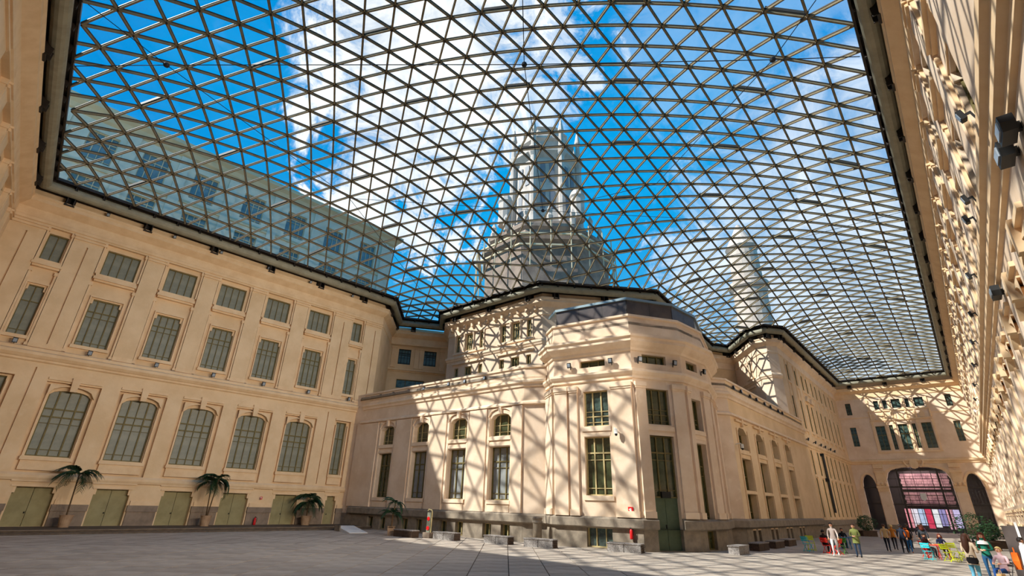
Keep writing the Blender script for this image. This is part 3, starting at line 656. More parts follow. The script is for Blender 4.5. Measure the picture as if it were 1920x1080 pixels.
def pilasters(fr, wlx, rng, z0=1.74, z1=9.3, d=.14):
    for x0, x1 in rng:
        p = MB(fr); p.box(x0, x1, -d, .02, z0 + .35, z1); p.build('pilaster', 'plaster_pink', wlx)
        q = MB(fr); q.box(x0 - .04, x1 + .04, -d - .08, .02, z0, z0 + .35); q.box(x0 - .03, x1 + .03, -d - .05, .02, z1, z1 + .12); q.box(x0 - .06, x1 + .06, -d - .1, .02, z1 + .12, z1 + .4); q.build('pilaster_trim', 'moulding_pale', wlx)
pilasters(fA_, wA_, [(.12, 1.66)]); pilasters(fB_, wB_, [(.1, 1.0), (1.18, 1.75), (4.15, 5.5)]); pilasters(fC_, wC_, [(.12, .8), (2.78, 3.65)]); pilasters(fD_, wD_, [(.12, .6), (2.3, 3.2)]); pilasters(fE_, wE_, [(.12, 1.0), (3.2, 4.2)])
for fr, wlx, rng in ((fB_, wB_, [(2.15, 3.88)]), (fC_, wC_, [(.92, 2.6)]), (fD_, wD_, [(.75, 2.1)])):
    for x0, x1 in rng:
        m_ = MB(fr); m_.box(x0 - .12, x1 + .12, -.06, .3, 6.72, 7.0); m_.box(x0 - .05, x1 + .05, -.02, .3, 6.42, 6.6)
        if fr is fB_: m_.box(x0 - .12, x1 + .12, -.08, .3, 2.62, 2.88)
        m_.build('window_sill', 'moulding_pale', wlx)
OW = [O0, O1, O2, O3, O4, O5]
profile_part('string_course', OW, [(0, 9.9), (.1, 9.95), (.1, 10.1), (.2, 10.2), (.3, 10.35), (.3, 10.5), (0, 10.6)], 'moulding_pale', wB_)
profile_part('cornice', OW, [(0, 11.75), (.1, 11.8), (.15, 11.95), (.35, 12.1), (.55, 12.3), (.55, 12.5), (.68, 12.6), (.68, 12.75), (0, 12.95)], 'moulding_pale', wB_)
profile_part('parapet_coping', OW, [(0, 14.15), (.12, 14.18), (.12, 14.32), (-.4, 14.34), (-.4, 14.1)], 'moulding_pale', wB_)
# drop the ledge where the green door stands
dL = fC_.p(.92, 0, 0); dR = fC_.p(2.6, 0, 0)
profile_part('plinth_ledge', [W0, W1, O0, O1, O2, (dL.x, dL.y)], LEDGEP, 'granite', wP)
profile_part('plinth_ledge', [(dR.x, dR.y), O3, O4, O5, O6, O7], LEDGEP, 'granite', wD_)
for path, par in (([W0, W1, O0], wP), ([O5, O6, O7], wG_)):
    profile_part('string_course', path, [(0, 10.3), (.1, 10.33), (.12, 10.5), (.26, 10.62), (.26, 10.78), (.12, 10.86), (.16, 11.05), (0, 11.1)], 'moulding_pale', par)
    profile_part('parapet_coping', path, [(0, 11.72), (.1, 11.75), (.1, 11.9), (-.4, 11.93), (-.4, 11.7)], 'moulding_pale', par)
    profile_part('capital_band', path, [(0, 8.98), (.2, 9.03), (.2, 9.15), (.14, 9.22), (0, 9.3)], 'moulding_pale', par)
# second wing, to the right
W2 = [(2.3, 2.3), (6.75, 2.25), (11.25, 2.15), (15.6, 2.1)]
ops = []
for c, wd in W2:
    h_ = wd / 2; ops += [(c - h_, c + h_, 6.65, 8.3, .6), (c - h_, c + h_, 3.68, 5.98, .6), (c - h_, c + h_, 1.16, 3.42, .6)]
    for s_ in (-.7, .5): ops.append((c + s_ - .32, c + s_ + .32, .08, .95, .4))
wH, fH = pav_wall('wall_side_wing', O6, O7, 11.9, ops, 'plaster')
for c, wd in W2:
    h_ = wd / 2; bb = MB(fH)
    bb.prism([(c - h_, 7.85), (c - h_ * .45, 8.3), (c - h_, 8.3)], 0, .6); bb.prism([(c + h_, 7.85), (c + h_, 8.3), (c + h_ * .45, 8.3)], 0, .6); bb.build('arch_infill', 'plaster', wH)
    for z0, z1, st in ((6.65, 8.3, 'rail'), (3.68, 5.98, 'two'), (1.16, 3.42, 'two')): window(wH, fH, c, z0, z1, wd, .55, st, 'pane_dark', 'bar', panes=False)
    m_ = MB(fH)
    for z in (3.44, 6.3): m_.box(c - h_ - .06, c + h_ + .06, -.08, .3, z, z + .2)
    for sg in (-1, 1): m_.box(c + sg * (h_ + .12) - .08, c + sg * (h_ + .12) + .08, -.08, .02, 1.75, 8.2)
    m_.box(c - h_ - .3, c + h_ + .3, -.16, .02, 8.7, 8.85); m_.box(c - .12, c + .12, -.2, .02, 8.4, 9.0)
    for s_ in (-.7, .5): m_.box(c + s_ - .36, c + s_ + .36, -.04, .02, .98, 1.06)
    m_.build('window_surround', 'moulding', wH)
# flat roofs behind the parapets
b = MB(); b.slab([(-15.5, 51), (W0[0] - .3, W0[1] - .2), W1, (2.9, 35.8), (4.0, 46.2), (-8.5, 56.0), (-14.0, 58.5)][::-1], 11.3, 11.5); b.build('roof_pavilion_wing', 'granite', None, kind='structure')
b = MB(); b.slab([O0, O1, O2, O3, O4, O5, (15.4, 46.5), (3.0, 45.2)], 13.6, 13.8); b.build('roof_pavilion', 'granite', None, kind='structure')
b = MB(); b.slab([O5, O6, O7, (31.5, 58.5), (27.6, 63.5), (15.4, 47)], 11.3, 11.5); b.build('roof_side_wing', 'granite', None, kind='structure')
# smoked glass windbreak round the pavilion terrace
SP = offset([O0, O1, O2, O3, O4, O5, (15.9, 44), (3, 43)], .28)
scr_o = thing('terrace_windbreak', 'smoked glass windbreak with a pale metal cap on the pavilion terrace', 'screen', (7, 36, 14.3))
inv = Vector(scr_o.location)
for k in range(1, 5):
    A, B = SP[k], SP[k + 1]; L = (V2(B) - V2(A)).length; n = max(1, round(L / 1.9)); fr = Frame(A, B)
    for i in range(n):
        q = MB(fr); q.box(i * L / n + .02, (i + 1) * L / n - .02, 0, .03, 14.35, 15.5); o = q.build('glass_panel', 'screen', scr_o); o.location = -inv
    for i in range(n + 1):
        q = MB(fr); q.box(i * L / n - .025, i * L / n + .025, .0, .06, 14.3, 15.5); o = q.build('post', 'steel_dark', scr_o); o.location = -inv
q = MB(); q.mould(SP[0:6], [(-.06, 15.48), (.12, 15.48), (.12, 15.66), (-.06, 15.66), (-.06, 15.48)]); o = q.build('cap', 'screen_cap', scr_o); o.location = -inv
for o in scr_o.children: pass

# ---------------------------------------------------------------- floor
b = MB(); b.box(-60, 90, -40, 110, -.4, -.03); floor = b.build('floor', 'joint', None, kind='structure')
TW, TH = 1.45, 1.2
def incourt(p, P):
    x, y = p; c = False
    for i in range(len(P)):
        (x1, y1), (x2, y2) = P[i - 1], P[i]
        if (y1 > y) != (y2 > y) and x < (x2 - x1) * (y - y1) / (y2 - y1) + x1: c = not c
    return c
FLOORP = offset(PIPE, .95)
def proj(x, y, z):
    d = Vector((x, y, z - CAMH)); c = d.dot(fw)
    if c <= .1: return None
    return 960 + FPX * d.dot(cx) / c, 540 - FPX * d.dot(cy) / c
tiles = []
for i in range(-40, 55):
    for j in range(-6, 80):
        x, y = i * TW - .55, j * TH + 8
        if not incourt((x, y), FLOORP): continue
        pp = proj(x, y, 0); vis = pp is not None and -40 < pp[0] < 1960 and pp[1] < 1100
        tiles.append((0 if vis else 1, math.hypot(x, y), x, y))
tiles.sort()
def tile_mesh(mt):
    q = MB(); q.box(-TW / 2 + .02, TW / 2 - .02, -TH / 2 + .02, TH / 2 - .02, -.04, 0); return q.mesh('paving_slab', [mt])
tm = [tile_mesh('slab'), tile_mesh('slab2')]
for k, (_, _, x, y) in enumerate(tiles[:300]): add('paving_slab', tm[random.random() < .4], floor, (x, y, random.uniform(-.004, .002)))
q = MB()
for _, _, x, y in tiles[300:]:
    q.mi = int(random.random() < .4); i = [q.pt(x + a * (TW / 2 - .02), y + b_ * (TH / 2 - .02), 0) for a, b_ in ((-1, -1), (1, -1), (1, 1), (-1, 1))]; q.face(i)
q.build('paving_slabs', ['slab', 'slab2'], floor, kind='stuff')
# raised walk along the left wall
q = MB(fL); q.box(la - 1, 29.6, -4.6, .0, 0, .2); q.box(la - 1, 29.2, -5.1, -4.6, 0, .1); st = q.build('platform_left', 'deck', None, kind='structure')
q = MB(fL); q.box(la - 1, 29.6, -4.66, -4.5, .2, .23); q.build('step_edge', 'granite_dark', st)

# ---------------------------------------------------------------- glass roof
GZ = 22.95; EDGE = 1.80
org = Vector((0, 0)); 
def atz(px, py, z):
    d = fw * FPX + cx * (px - 960) + cy * (540 - py); t = (z - CAMH) / d.z; return Vector((d.x * t, d.y * t))
org = atz(1595, 47.5, GZ)
azr = R(41.6); u1 = Vector((math.sin(azr), math.cos(azr))) * EDGE; azq = R(101.6); u2 = Vector((math.sin(azq), math.cos(azq))) * EDGE
# snap the lattice row to the right glass edge
gA, gB = V2(GLASS[13]), V2(GLASS[14]); tE = (gB - gA).normalized(); nE = Vector((-tE.y, tE.x)); org = org - nE * ((org - gA).dot(nE))
GP = np.array(GLASS); 
def inside_arr(X, Y):
    c = np.zeros(X.shape, bool)
    for i in range(len(GP)):
        x1, y1 = GP[i - 1]; x2, y2 = GP[i]
        cond = ((y1 > Y) != (y2 > Y)) & (X < (x2 - x1) * (Y - y1) / (y2 - y1 + 1e-12) + x1); c ^= cond
    return c
NI = 60
I, J = np.meshgrid(np.arange(-NI, NI), np.arange(-NI, NI), indexing='ij')
X = org.x + I * u1.x + J * u2.x; Y = org.y + I * u1.y + J * u2.y
def edge_dist(X, Y):
    D = np.full(X.shape, 1e9)
    for i in range(len(GP)):
        x1, y1 = GP[i - 1]; x2, y2 = GP[i]; dx, dy = x2 - x1, y2 - y1; L2 = dx * dx + dy * dy
        t = np.clip(((X - x1) * dx + (Y - y1) * dy) / L2, 0, 1); D = np.minimum(D, np.hypot(X - x1 - t * dx, Y - y1 - t * dy))
    return D
IN = inside_arr(X, Y); ED = edge_dist(X, Y); IN &= ED > .25
Z = np.zeros(X.shape)
nbr = [(1, 0), (-1, 0), (0, 1), (0, -1), (1, -1), (-1, 1)]
def cross_t(ax, ay, bx, by):
    best = 1.0
    for i in range(len(GP)):
        x1, y1 = GP[i - 1]; x2, y2 = GP[i]; dx, dy = x2 - x1, y2 - y1; ex, ey = bx - ax, by - ay; den = ex * dy - ey * dx
        if abs(den) < 1e-9: continue
        t = ((x1 - ax) * dy - (y1 - ay) * dx) / den; s_ = ((x1 - ax) * ey - (y1 - ay) * ex) / den
        if 0 <= s_ <= 1 and 1e-6 < t < best: best = t
    return best
CT = {}
FR = {d: np.ones(X.shape) for d in nbr}
for d in nbr:
    sh = np.roll(IN, (-d[0], -d[1]), (0, 1)); bd = IN & ~sh
    for i, j in zip(*np.nonzero(bd)):
        t = cross_t(X[i, j], Y[i, j], X[i, j] + d[0] * u1.x + d[1] * u2.x, Y[i, j] + d[0] * u1.y + d[1] * u2.y); CT[(i, j, d)] = t; FR[d][i, j] = max(t, .15)
LOAD = .098
for it in range(900):
    num = np.full(X.shape, LOAD * EDGE * EDGE / 1.5 * .5); den = np.zeros(X.shape)
    for d in nbr:
        zn = np.where(np.roll(IN, (-d[0], -d[1]), (0, 1)), np.roll(Z, (-d[0], -d[1]), (0, 1)), 0.0)
        num += zn / FR[d]; den += 1 / FR[d]
    Z = np.where(IN, num / den, 0)
RISE = float(Z.max()); Z *= 5.6 / RISE
def node(i, j): return Vector((X[i, j], Y[i, j], GZ + Z[i, j]))
ceil = add('ceiling', None, None); ceil['kind'] = 'structure'
segs = []; tris = []; bnodes = []
for i, j in zip(*np.nonzero(IN)):
    for d in nbr:
        k, l = i + d[0], j + d[1]
        if IN[k, l]:
            if d in ((1, 0), (0, 1), (1, -1)): segs.append((node(i, j), node(k, l), 0, (i, j, d)))
        else:
            t = CT[(i, j, d)]; a_ = node(i, j); e = Vector((X[i, j] + t * (d[0] * u1.x + d[1] * u2.x), Y[i, j] + t * (d[0] * u1.y + d[1] * u2.y), GZ))
            if (e - a_).length > .12: segs.append((a_, e, 1, (i, j, d))); bnodes.append(e)
# panes: full triangles, and the cut ones along the edge
def endp(i, j, d):
    k, l = i + d[0], j + d[1]
    if IN[k, l]: return node(k, l)
    t = CT.get((i, j, d)); return None if t is None else Vector((X[i, j] + t * (d[0] * u1.x + d[1] * u2.x), Y[i, j] + t * (d[0] * u1.y + d[1] * u2.y), GZ))
polys = []
mi, ma, mj, mb_ = np.nonzero(IN)[0].min() - 1, np.nonzero(IN)[0].max() + 1, np.nonzero(IN)[1].min() - 1, np.nonzero(IN)[1].max() + 1
for i in range(mi, ma + 1):
    for j in range(mj, mb_ + 1):
        for tri in (((i, j), (i + 1, j), (i, j + 1)), ((i + 1, j), (i + 1, j - 1), (i, j)))[:2]:
            ins = [bool(IN[t]) for t in tri]
            if not any(ins): continue
            if all(ins): polys.append(([node(*t) for t in tri], (i, j, tri[1][1] - j)))
            else:
                P = []
                for k in range(3):
                    a_, b_2 = tri[k], tri[(k + 1) % 3]
                    if IN[a_]: P.append(node(*a_))
                    if IN[a_] != IN[b_2]:
                        s0, s1 = (a_, b_2) if IN[a_] else (b_2, a_)
                        e = endp(*s0, (s1[0] - s0[0], s1[1] - s0[1]))
                        if e is not None: P.append(e)
                if len(P) >= 3: polys.append((P, None))
eyev = Vector((0, 0, CAMH))
def rank(p):
    pp = proj(p.x, p.y, p.z)
    vis = pp is not None and -30 < pp[0] < 1950 and -30 < pp[1] < 1100
    return (0 if vis else 1, (p - eyev).length)
def cen(P): return sum(P, Vector()) / len(P)
polys.sort(key=lambda q_: rank(cen(q_[0])))
for P, key in polys[:300]:
    q = MB(); c = cen(P); q.face([q.pt(*(c + (p - c) * .985)) for p in P]); q.build('glass_pane', 'roof_glass', ceil)
q = MB()
for P, key in polys[300:]: q.face([q.pt(*p) for p in P])
q.build('glass_panes', 'roof_glass', ceil, kind='stuff')
# struts: T-shaped bar with dark gasket on top and a pale flange below
def bar_into(q, a_, b_, w1=.05, open_=False):
    d = (b_ - a_); L = d.length; d.normalize(); s_ = d.cross(Vector((0, 0, 1))).normalized(); n_ = s_.cross(d).normalized()
    def bx(hw, z0, z1, mi):
        q.mi = mi; i = [q.pt(*(p + s_ * x + n_ * z)) for p in (a_, b_) for x, z in ((-hw, z0), (hw, z0), (hw, z1), (-hw, z1))]
        for f_ in ((0, 1, 5, 4), (1, 2, 6, 5), (2, 3, 7, 6), (3, 0, 4, 7)): q.face([i[k] for k in f_])
    bx(.062, -.035, .02, 1); bx(.042, -.15, -.035, 0)
    if open_: bx(.085, .02, .2, 1)
def vent(key):
    i, j, d = key[:3]; return d == (0, 1) and i % 4 == 0 and (j + i // 4 * 2) % 4 == 0
segs.sort(key=lambda s_: rank((s_[0] + s_[1]) / 2))
for a_, b_2, bd, key in segs[:300]:
    q = MB(); bar_into(q, a_, b_2, open_=vent(key)); q.build('roof_strut', ['strut', 'gasket'], ceil)
q = MB()
for a_, b_2, bd, key in segs[300:]: bar_into(q, a_, b_2, open_=vent(key))
for i, j in zip(*np.nonzero(IN)):
    p = node(i, j); q.mi = 1; q.lathe([(.1, p.z - .17), (.1, p.z + .03)], p.x, p.y, 6)
q.build('roof_struts', ['strut', 'gasket'], ceil, kind='stuff')
# edge beam, dark fascia and flashing, posts
G2 = offset(PIPE, -.38); G3 = offset(PIPE, .95)
q = MB(); n = len(PIPE)
for k in range(n):
    k2 = (k + 1) % n; A, B = GLASS[k], GLASS[k2]; C_, D_ = offset(PIPE, -.1)[k], offset(PIPE, -.1)[k2]
    q.face([q.pt(A[0], A[1], GZ + .03), q.pt(B[0], B[1], GZ + .03), q.pt(D_[0], D_[1], GZ - .1), q.pt(C_[0], C_[1], GZ - .1)])
    E_, F_ = G3[k], G3[k2]
    q.face([q.pt(C_[0], C_[1], GZ - .1), q.pt(D_[0], D_[1], GZ - .1), q.pt(F_[0], F_[1], WT - .05), q.pt(E_[0], E_[1], WT - .05)])
q.build('edge_flashing', 'steel_dark', ceil)
q = MB(); q.mould(GLASS, [(-.05, GZ - .16), (.05, GZ - .16), (.05, GZ + .05), (-.05, GZ + .05), (-.05, GZ - .16)], True); q.build('edge_beam', 'steel_dark', ceil)
for k in range(n):
    A, B = Vector((*PIPE[k], PIPEZ)), Vector((*PIPE[(k + 1) % n], PIPEZ)); q = MB(); d = (B - A).normalized()
    q.tube([A, B], .37, 14); q.build('ring_tube', 'pipe', ceil, smooth=False)
    q = MB(); q.lathe([(.02, PIPEZ - .37), (.22, PIPEZ - .31), (.34, PIPEZ - .15), (.38, PIPEZ), (.34, PIPEZ + .15), (.22, PIPEZ + .31), (.02, PIPEZ + .37)], A.x, A.y, 14); q.build('tube_elbow', 'pipe', ceil, smooth=True)
br = 0
for k in range(n):
    A, B = V2(PIPE[k]), V2(PIPE[(k + 1) % n]); L = (B - A).length
    if L < 1: continue
    fr = Frame(A, B); m0 = int(L / 1.6)
    if m0 < 1: continue
    for i in range(m0 + 1):
        x = i * L / m0 if m0 else 0; x = min(max(x, .1), L - .1)
        q = MB(fr)
        q.box(x - .03, x + .03, -.46, -.2, PIPEZ + .1, GZ - .05); q.box(x - .05, x + .05, -.32, -.24, PIPEZ + .22, PIPEZ + .3)
        q.box(x + .08, x + .11, -.46, -.2, PIPEZ + .1, GZ - .05)
        q.build('edge_post', 'steel_dark', ceil)
        if i % 3 == 1:
            q = MB(fr); q.box(x - .3, x + .3, .2, .92, PIPEZ - .95, PIPEZ - .85); q.box(x - .3, x + .3, .78, .92, PIPEZ - .85, PIPEZ + .1)
            for sg in (-.2, .2): q.box(x + sg - .03, x + sg + .03, .05, .9, PIPEZ - .85, PIPEZ - .1)
            q.build('tube_bracket', 'steel_dark', ceil)
# tension cables below the shell
def cable(pts, r_=.022, kn=()):
    q = MB(); q.tube(pts, r_, 5)
    for p in kn: q.lathe([(.02, p[2] - .13), (.12, p[2] - .08), (.15, p[2]), (.12, p[2] + .08), (.02, p[2] + .13)], p[0], p[1], 8)
    q.build('tie_cable', 'cable', ceil)
def C3(px, py, z): p = atz(px, py, z); return (p.x, p.y, z)
k1 = C3(312, 122, 22.2); k2 = C3(983, 121, 22.0); k3 = C3(1449, 112, 22.2); k4 = C3(1018, 395, 22.3)
cable([C3(140, 124, 22.5), k1, k2, k3, C3(1612, 106, 22.5)], .022, (k1, k2, k3))
cable([C3(165, 8, 22.5), k1, C3(655, 372, 22.3), C3(790, 545, 22.5)], .02); cable([C3(980, 0, 22.2), k2, k4], .02, (k4,))
cable([C3(1530, 0, 22.4), k3, C3(1230, 345, 22.3), k4], .02)
cable([C3(655, 372, 22.3), k4, C3(1290, 410, 22.4)], .018)
cable([C3(1330, 490, 22.4), C3(1700, 395, 22.4), C3(1726, 425, 22.5)], .018)

# ---------------------------------------------------------------- buildings beyond the glass
A, B = off2(c0, c1, 7); fr = Frame(A, B)
b = MB(fr); wx = [1.8, 5.9, 10.3, 15.1, 19.8, 24.4, 29.0]
ops = [(c - 1.1, c + 1.1, 29.2, 32.2, .4) for c in wx] + [(c - 1.1, c + 1.1, 25.2, 27.6, .4) for c in wx]
b.wall(-3.5, 32.6, 20, 34.2, 0, ops); b.box(-3.5, 32.6, .8, 9, 20, 34.2)
fb = b.build('palace_upper_block', 'far_wall'); tag(fb, 'pale stone upper block of the palace seen through the roof glass at left', 'building')
q = MB(fr); q.mould([(0, 0), (0, 0)][:0] or [V2((-3.5, 0)), V2((32.6, 0)), V2((32.6, 9))], [(0, 33.2), (.3, 33.4), (.5, 33.8), (.9, 34.1), (.9, 34.5), (0, 34.7)]); q.box(-3.5, 32.6, -.15, .05, 28.4, 28.7); q.build('cornice', 'far_trim', fb)
q = MB(fr)
for x in (-1.2, 3.85, 8.1, 12.7, 17.4, 22.1, 26.7, 31.3): q.box(x - .45, x + .45, -.2, .02, 22, 33.2)
q.build('pilasters', 'far_wall', fb, kind='stuff')
for c in wx:
    for z0, z1 in ((29.2, 32.2), (25.2, 27.6)): window(fb, fr, c, z0, z1, 2.2, .3, 'mid', 'far_glass', 'far_trim', panes=False)

def tower(cxy, z0):
    t = thing('palace_tower', 'white ornate stone tower rising behind the roof glass', 'tower', (cxy[0], cxy[1], z0))
    def pt(name, prof, n, mt='tower', a0=0, smooth=False):
        q = MB(); q.lathe(prof, 0, 0, n, a0); return q.build(name, mt, t, smooth)
    pt('podium', [(10.3, -20), (10.3, 2.6), (11.0, 3.0), (11.0, 3.6), (9.6, 4.0), (9.3, 5.4), (9.8, 5.8), (9.8, 6.3), (8.6, 6.6), (8.4, 7.6), (7, 8.0)], 8, 'tower_base', a0=R(22.5))
    drum = pt('shaft', [(6.4, 8.4), (6.4, 9.4), (5.9, 9.6), (5.7, 21.5), (6.1, 21.9), (6.7, 22.4), (6.7, 22.9), (5.6, 23.3)], 8, a0=R(22.5))
    pt('lantern', [(5.0, 23), (4.9, 25.6), (5.4, 26.0), (5.4, 26.4), (4.0, 26.9), (3.9, 29), (4.3, 29.3), (3.2, 29.8), (2.8, 30.2)], 8, a0=R(22.5))
    for k in range(8):
        a = k * math.pi / 4; ca, sa = math.cos(a), math.sin(a); f_ = Frame((ca * 5.35, sa * 5.35), ang=a - math.pi / 2 + math.pi)
        q = MB(f_)
        for x in (-.75, .75): q.box(x - .42, x + .42, -.12, .5, 11.2, 14.6); q.box(x - .42, x + .42, -.12, .5, 16.4, 20.2)
        q2 = q.build('opening', 'tower_win', t)
        ar = a + math.pi / 8; q = MB(); x_, y_ = 6.1 * math.cos(ar), 6.1 * math.sin(ar)
        q.lathe([(.75, 8.4), (.6, 9.6), (.5, 21.4), (.8, 22), (.85, 22.9), (.5, 23.2), (.35, 26.5), (.55, 26.9), (.5, 27.3), (.1, 29.6)], x_, y_, 8); q.build('pinnacle', 'tower', t)
    for k in range(16):
        a = k * math.pi / 8; q = MB(); q.lathe([(.35, 6.2), (.5, 7.2), (.3, 7.6), (.45, 8.2), (.1, 9.0)], 9.2 * math.cos(a), 9.6 * math.sin(a), 6); q.build('urn', 'tower', t)
    for k in range(4):
        a = k * math.pi / 2 + .6; q = MB(); q.lathe([(1.1, 8.2), (1.1, 12.2), (1.3, 12.5), (1.0, 13.4), (.3, 14.2)], 8.2 * math.cos(a), 8.2 * math.sin(a), 10); q.build('corner_turret', 'tower', t)
    # scaffold round the base
    for z in (1.6, 3.4):
        q = MB(); q.lathe([(11.4, z), (11.7, z), (11.7, z + .25), (11.4, z + .25), (11.4, z)], 0, 0, 8, R(22.5), caps=False); q.build('walkway', 'far_trim', t)
    for k in range(24):
        a = k * math.pi / 12; q = MB(); q.lathe([(.09, -2.0), (.09, 5.5)], 11.3 * math.cos(a), 11.3 * math.sin(a), 5); q.build('scaffold_pole', 'far_trim', t)
    return t
d_ = pxdir(1022, 470); hd = math.hypot(d_.x, d_.y); TD = 72
tower((d_.x / hd * TD, d_.y / hd * TD), 34.5)
d_ = pxdir(1408, 560); hd = math.hypot(d_.x, d_.y)
q = MB(); q.lathe([(2.5, 15), (2.4, 33), (2.9, 33.6), (2.9, 34.3), (2.2, 34.8), (2.1, 40), (2.5, 40.6), (1.5, 42.5), (.3, 45)], d_.x / hd * 78, d_.y / hd * 78, 20)
o = q.build('round_turret', 'tower'); tag(o, 'slender round white turret beyond the glass, right of the big tower', 'turret')
#OBJECTS#
# ---------------------------------------------------------------- fixtures on the walls
ORD = ['first', 'second', 'third', 'fourth', 'fifth', 'sixth', 'seventh', 'eighth', 'ninth', 'tenth', 'eleventh', 'twelfth']
def flood_meshes():
    a = MB(); a.box(-.13, .13, -.12, .02, 0, .34); b_ = MB(); b_.box(-.1, .1, -.135, -.12, .05, .29); c = MB(); c.box(-.02, .02, -.02, .2, .12, .2); c.box(-.02, .02, .15, .2, -.12, .2)
    return a.mesh('housing', ['black']), b_.mesh('lens', ['lens']), c.mesh('bracket', ['black'])
FM = flood_meshes()
def flood(fr, x, y, z, label, group, tilt=0, sc=1.0, name='floodlight'):
    t = thing(name, label, 'lamp', fr.p(x, y, z), 0, group); t.rotation_euler = (R(tilt), 0, fr.rz); t.scale = (sc,) * 3
    for n_, m_ in zip(('housing', 'lens', 'bracket'), FM): add(n_, m_, t)
    return t
for k, x in enumerate([1.9, 5.85, 9.93, 13.95, 18.0, 22.1, 26.27]):
    flood(fL, x + .1, -.12, 11.22, 'small black floodlight on the left wall ledge, %s window bay from the left' % ORD[k], 'floodlights on the left wall ledge', 15)
for k, x in enumerate([3.9, 8.4, 12.0, 16.1, 20.2, 24.8]):
    flood(fL, x, -.35, 21.78, 'small round lamp above the left cornice, %s from the left' % ORD[k], 'lamps above the left cornice', 30, .8)
for k, x in enumerate([2.6, 4.5, 6.7, 8.8, 11.9, 13.8, 16.0]):
    flood(fP, x, -.12, 11.3, 'black floodlight on the left pavilion wing parapet, %s from the left' % ORD[k], 'floodlights on the left pavilion wing parapet', -8, .85)
for k, x in enumerate([1.6, 3.4, 5.8, 7.6, 10.0, 11.9, 14.5, 16.0]):
    flood(fH, x, -.12, 11.3, 'black floodlight on the right pavilion wing parapet, %s from the left' % ORD[k], 'floodlights on the right pavilion wing parapet', -8, .85)
for fr, x, lb_ in ((fB_, 1.3, 'left of the left facade slit window'), (fB_, 4.3, 'right of the left facade slit window'), (fC_, .5, 'left of the front facade slit window'), (fC_, 3.1, 'right of the front facade slit window'), (fD_, 2.7, 'right of the right facade slit window')):
    flood(fr, x, -.2, 11.0, 'black floodlight on the pavilion, ' + lb_, 'floodlights beside the pavilion slit windows', 10)
for k, x in enumerate([5.5, 9.4, 12.6, 15.2, 18.6, 21.5]):
    flood(f12, x, -.3, 10.2, 'floodlight on the long far wing string course, %s from the near end' % ORD[k], 'floodlights on the long wing string course', 15)
for k, x in enumerate([37.0, 43.5, 50, 57, 63, 68.5, 74.0, 79.5, 81.0, 85.6]):
    flood(fR, x, -.5, 11.15, 'grey floodlight standing on the right wall ledge, %s counted from the far end' % ORD[k], 'floodlights on the right wall ledge', 15, .8)
for k, x in enumerate([86.9, 85.9, 76.0]):
    t = thing('wall_floodlight', 'large black floodlight under the right wall ledge, ' + ['nearest the camera', 'second from the camera', 'farther along the wall'][k], 'lamp', fR.p(x, 0, 9.55), fR.rz, 'large floodlights under the right wall ledge')
    q = MB(); q.prism([(-.3, 0), (.3, 0), (.35, .2), (.3, .4), (-.3, .4), (-.35, .2)], -.34, -.1); q.build('housing', 'black', t)
    q = MB(); q.box(-.22, .22, -.37, -.34, .08, .32); q.build('lens', 'lens', t); q = MB(); q.box(-.06, .06, -.1, .05, .1, .3); q.build('bracket', 'black', t)
def seccam(fr, x, z, label):
    t = thing('security_camera', label, 'camera', fr.p(x, 0, z), fr.rz)
    q = MB(); q.tube([(0, 0, 0), (0, -.35, .05), (.1, -.4, 0)], .03, 6); q.build('arm', 'white', t)
    q = MB(); q.box(.02, .22, -.5, -.36, -.3, .0); q.build('body', 'white', t); q = MB(); q.lathe([(.02, -.44), (.08, -.4), (.09, -.3)], .12, -.43, 10); q.build('dome', 'black', t)
seccam(fB_, 4.35, 6.75, 'white security camera on an arm between the tall pavilion windows')
seccam(fH, -.0 + .35, 6.9, 'small pale security camera at the start of the right pavilion wing')
def plaque(fr, x, z, w_, h_, label):
    q = MB(fr); q.box(x - w_ / 2, x + w_ / 2, -.2, -.16, z, z + h_); q2 = MB(fr); q2.box(x - .05, x + .05, -.21, -.2, z + .08, z + h_ - .08); q2.box(x - .1, x + .02, -.21, -.2, z + h_ * .55, z + h_ * .7)
    o = q.build('fire_sign', 'red'); tag(o, label, 'sign'); q2.build('symbol', 'white', o)
plaque(fB_, 5.0, 1.95, .3, .36, 'small red fire extinguisher sign on the pavilion wall')
plaque(fL, 3.6, 2.75, .22, .26, 'tiny red sign left of the first olive door')
plaque(fL, 20.0, 2.1, .16, .2, 'tiny red sign between the fourth and fifth olive doors')
def extinguisher(p, rz, label):
    t = thing('fire_extinguisher', label, 'fire extinguisher', p, rz)
    q = MB(); q.lathe([(.09, 0), (.1, .03), (.1, .42), (.06, .5), (.03, .54), (.03, .58)], 0, 0, 12); q.build('cylinder', 'red', t, True)
    q = MB(); q.box(-.03, .03, -.1, .04, .56, .61); q.build('handle', 'black', t); q = MB(); q.tube([(0, -.03, .57), (.14, -.03, .5), (.13, -.03, .2)], .015, 5); q.build('hose', 'black', t)
extinguisher(fL.p(19.8, -.34, .2), fL.rz, 'red fire extinguisher on the left platform between two olive doors')
extinguisher(fL.p(27.6, -.34, .2), fL.rz, 'red fire extinguisher at the far end of the left platform')
extinguisher(fB_.p(4.95, -.16, .62), fB_.rz, 'red fire extinguisher hung on the pavilion granite base')
# black banner rail on the long wing
q = MB(f12); q.tube([(12.6, -.3, 9.2), (12.6, -.34, 2.3)], .14, 6); q.box(12.3, 12.9, -.42, -.0, 9.0, 9.3); q.box(12.4, 12.8, -.45, -.0, 5.9, 6.3); o = q.build('black_pipe', 'black'); tag(o, 'thick black vertical pipe with clamps on the long far wing', 'pipe')

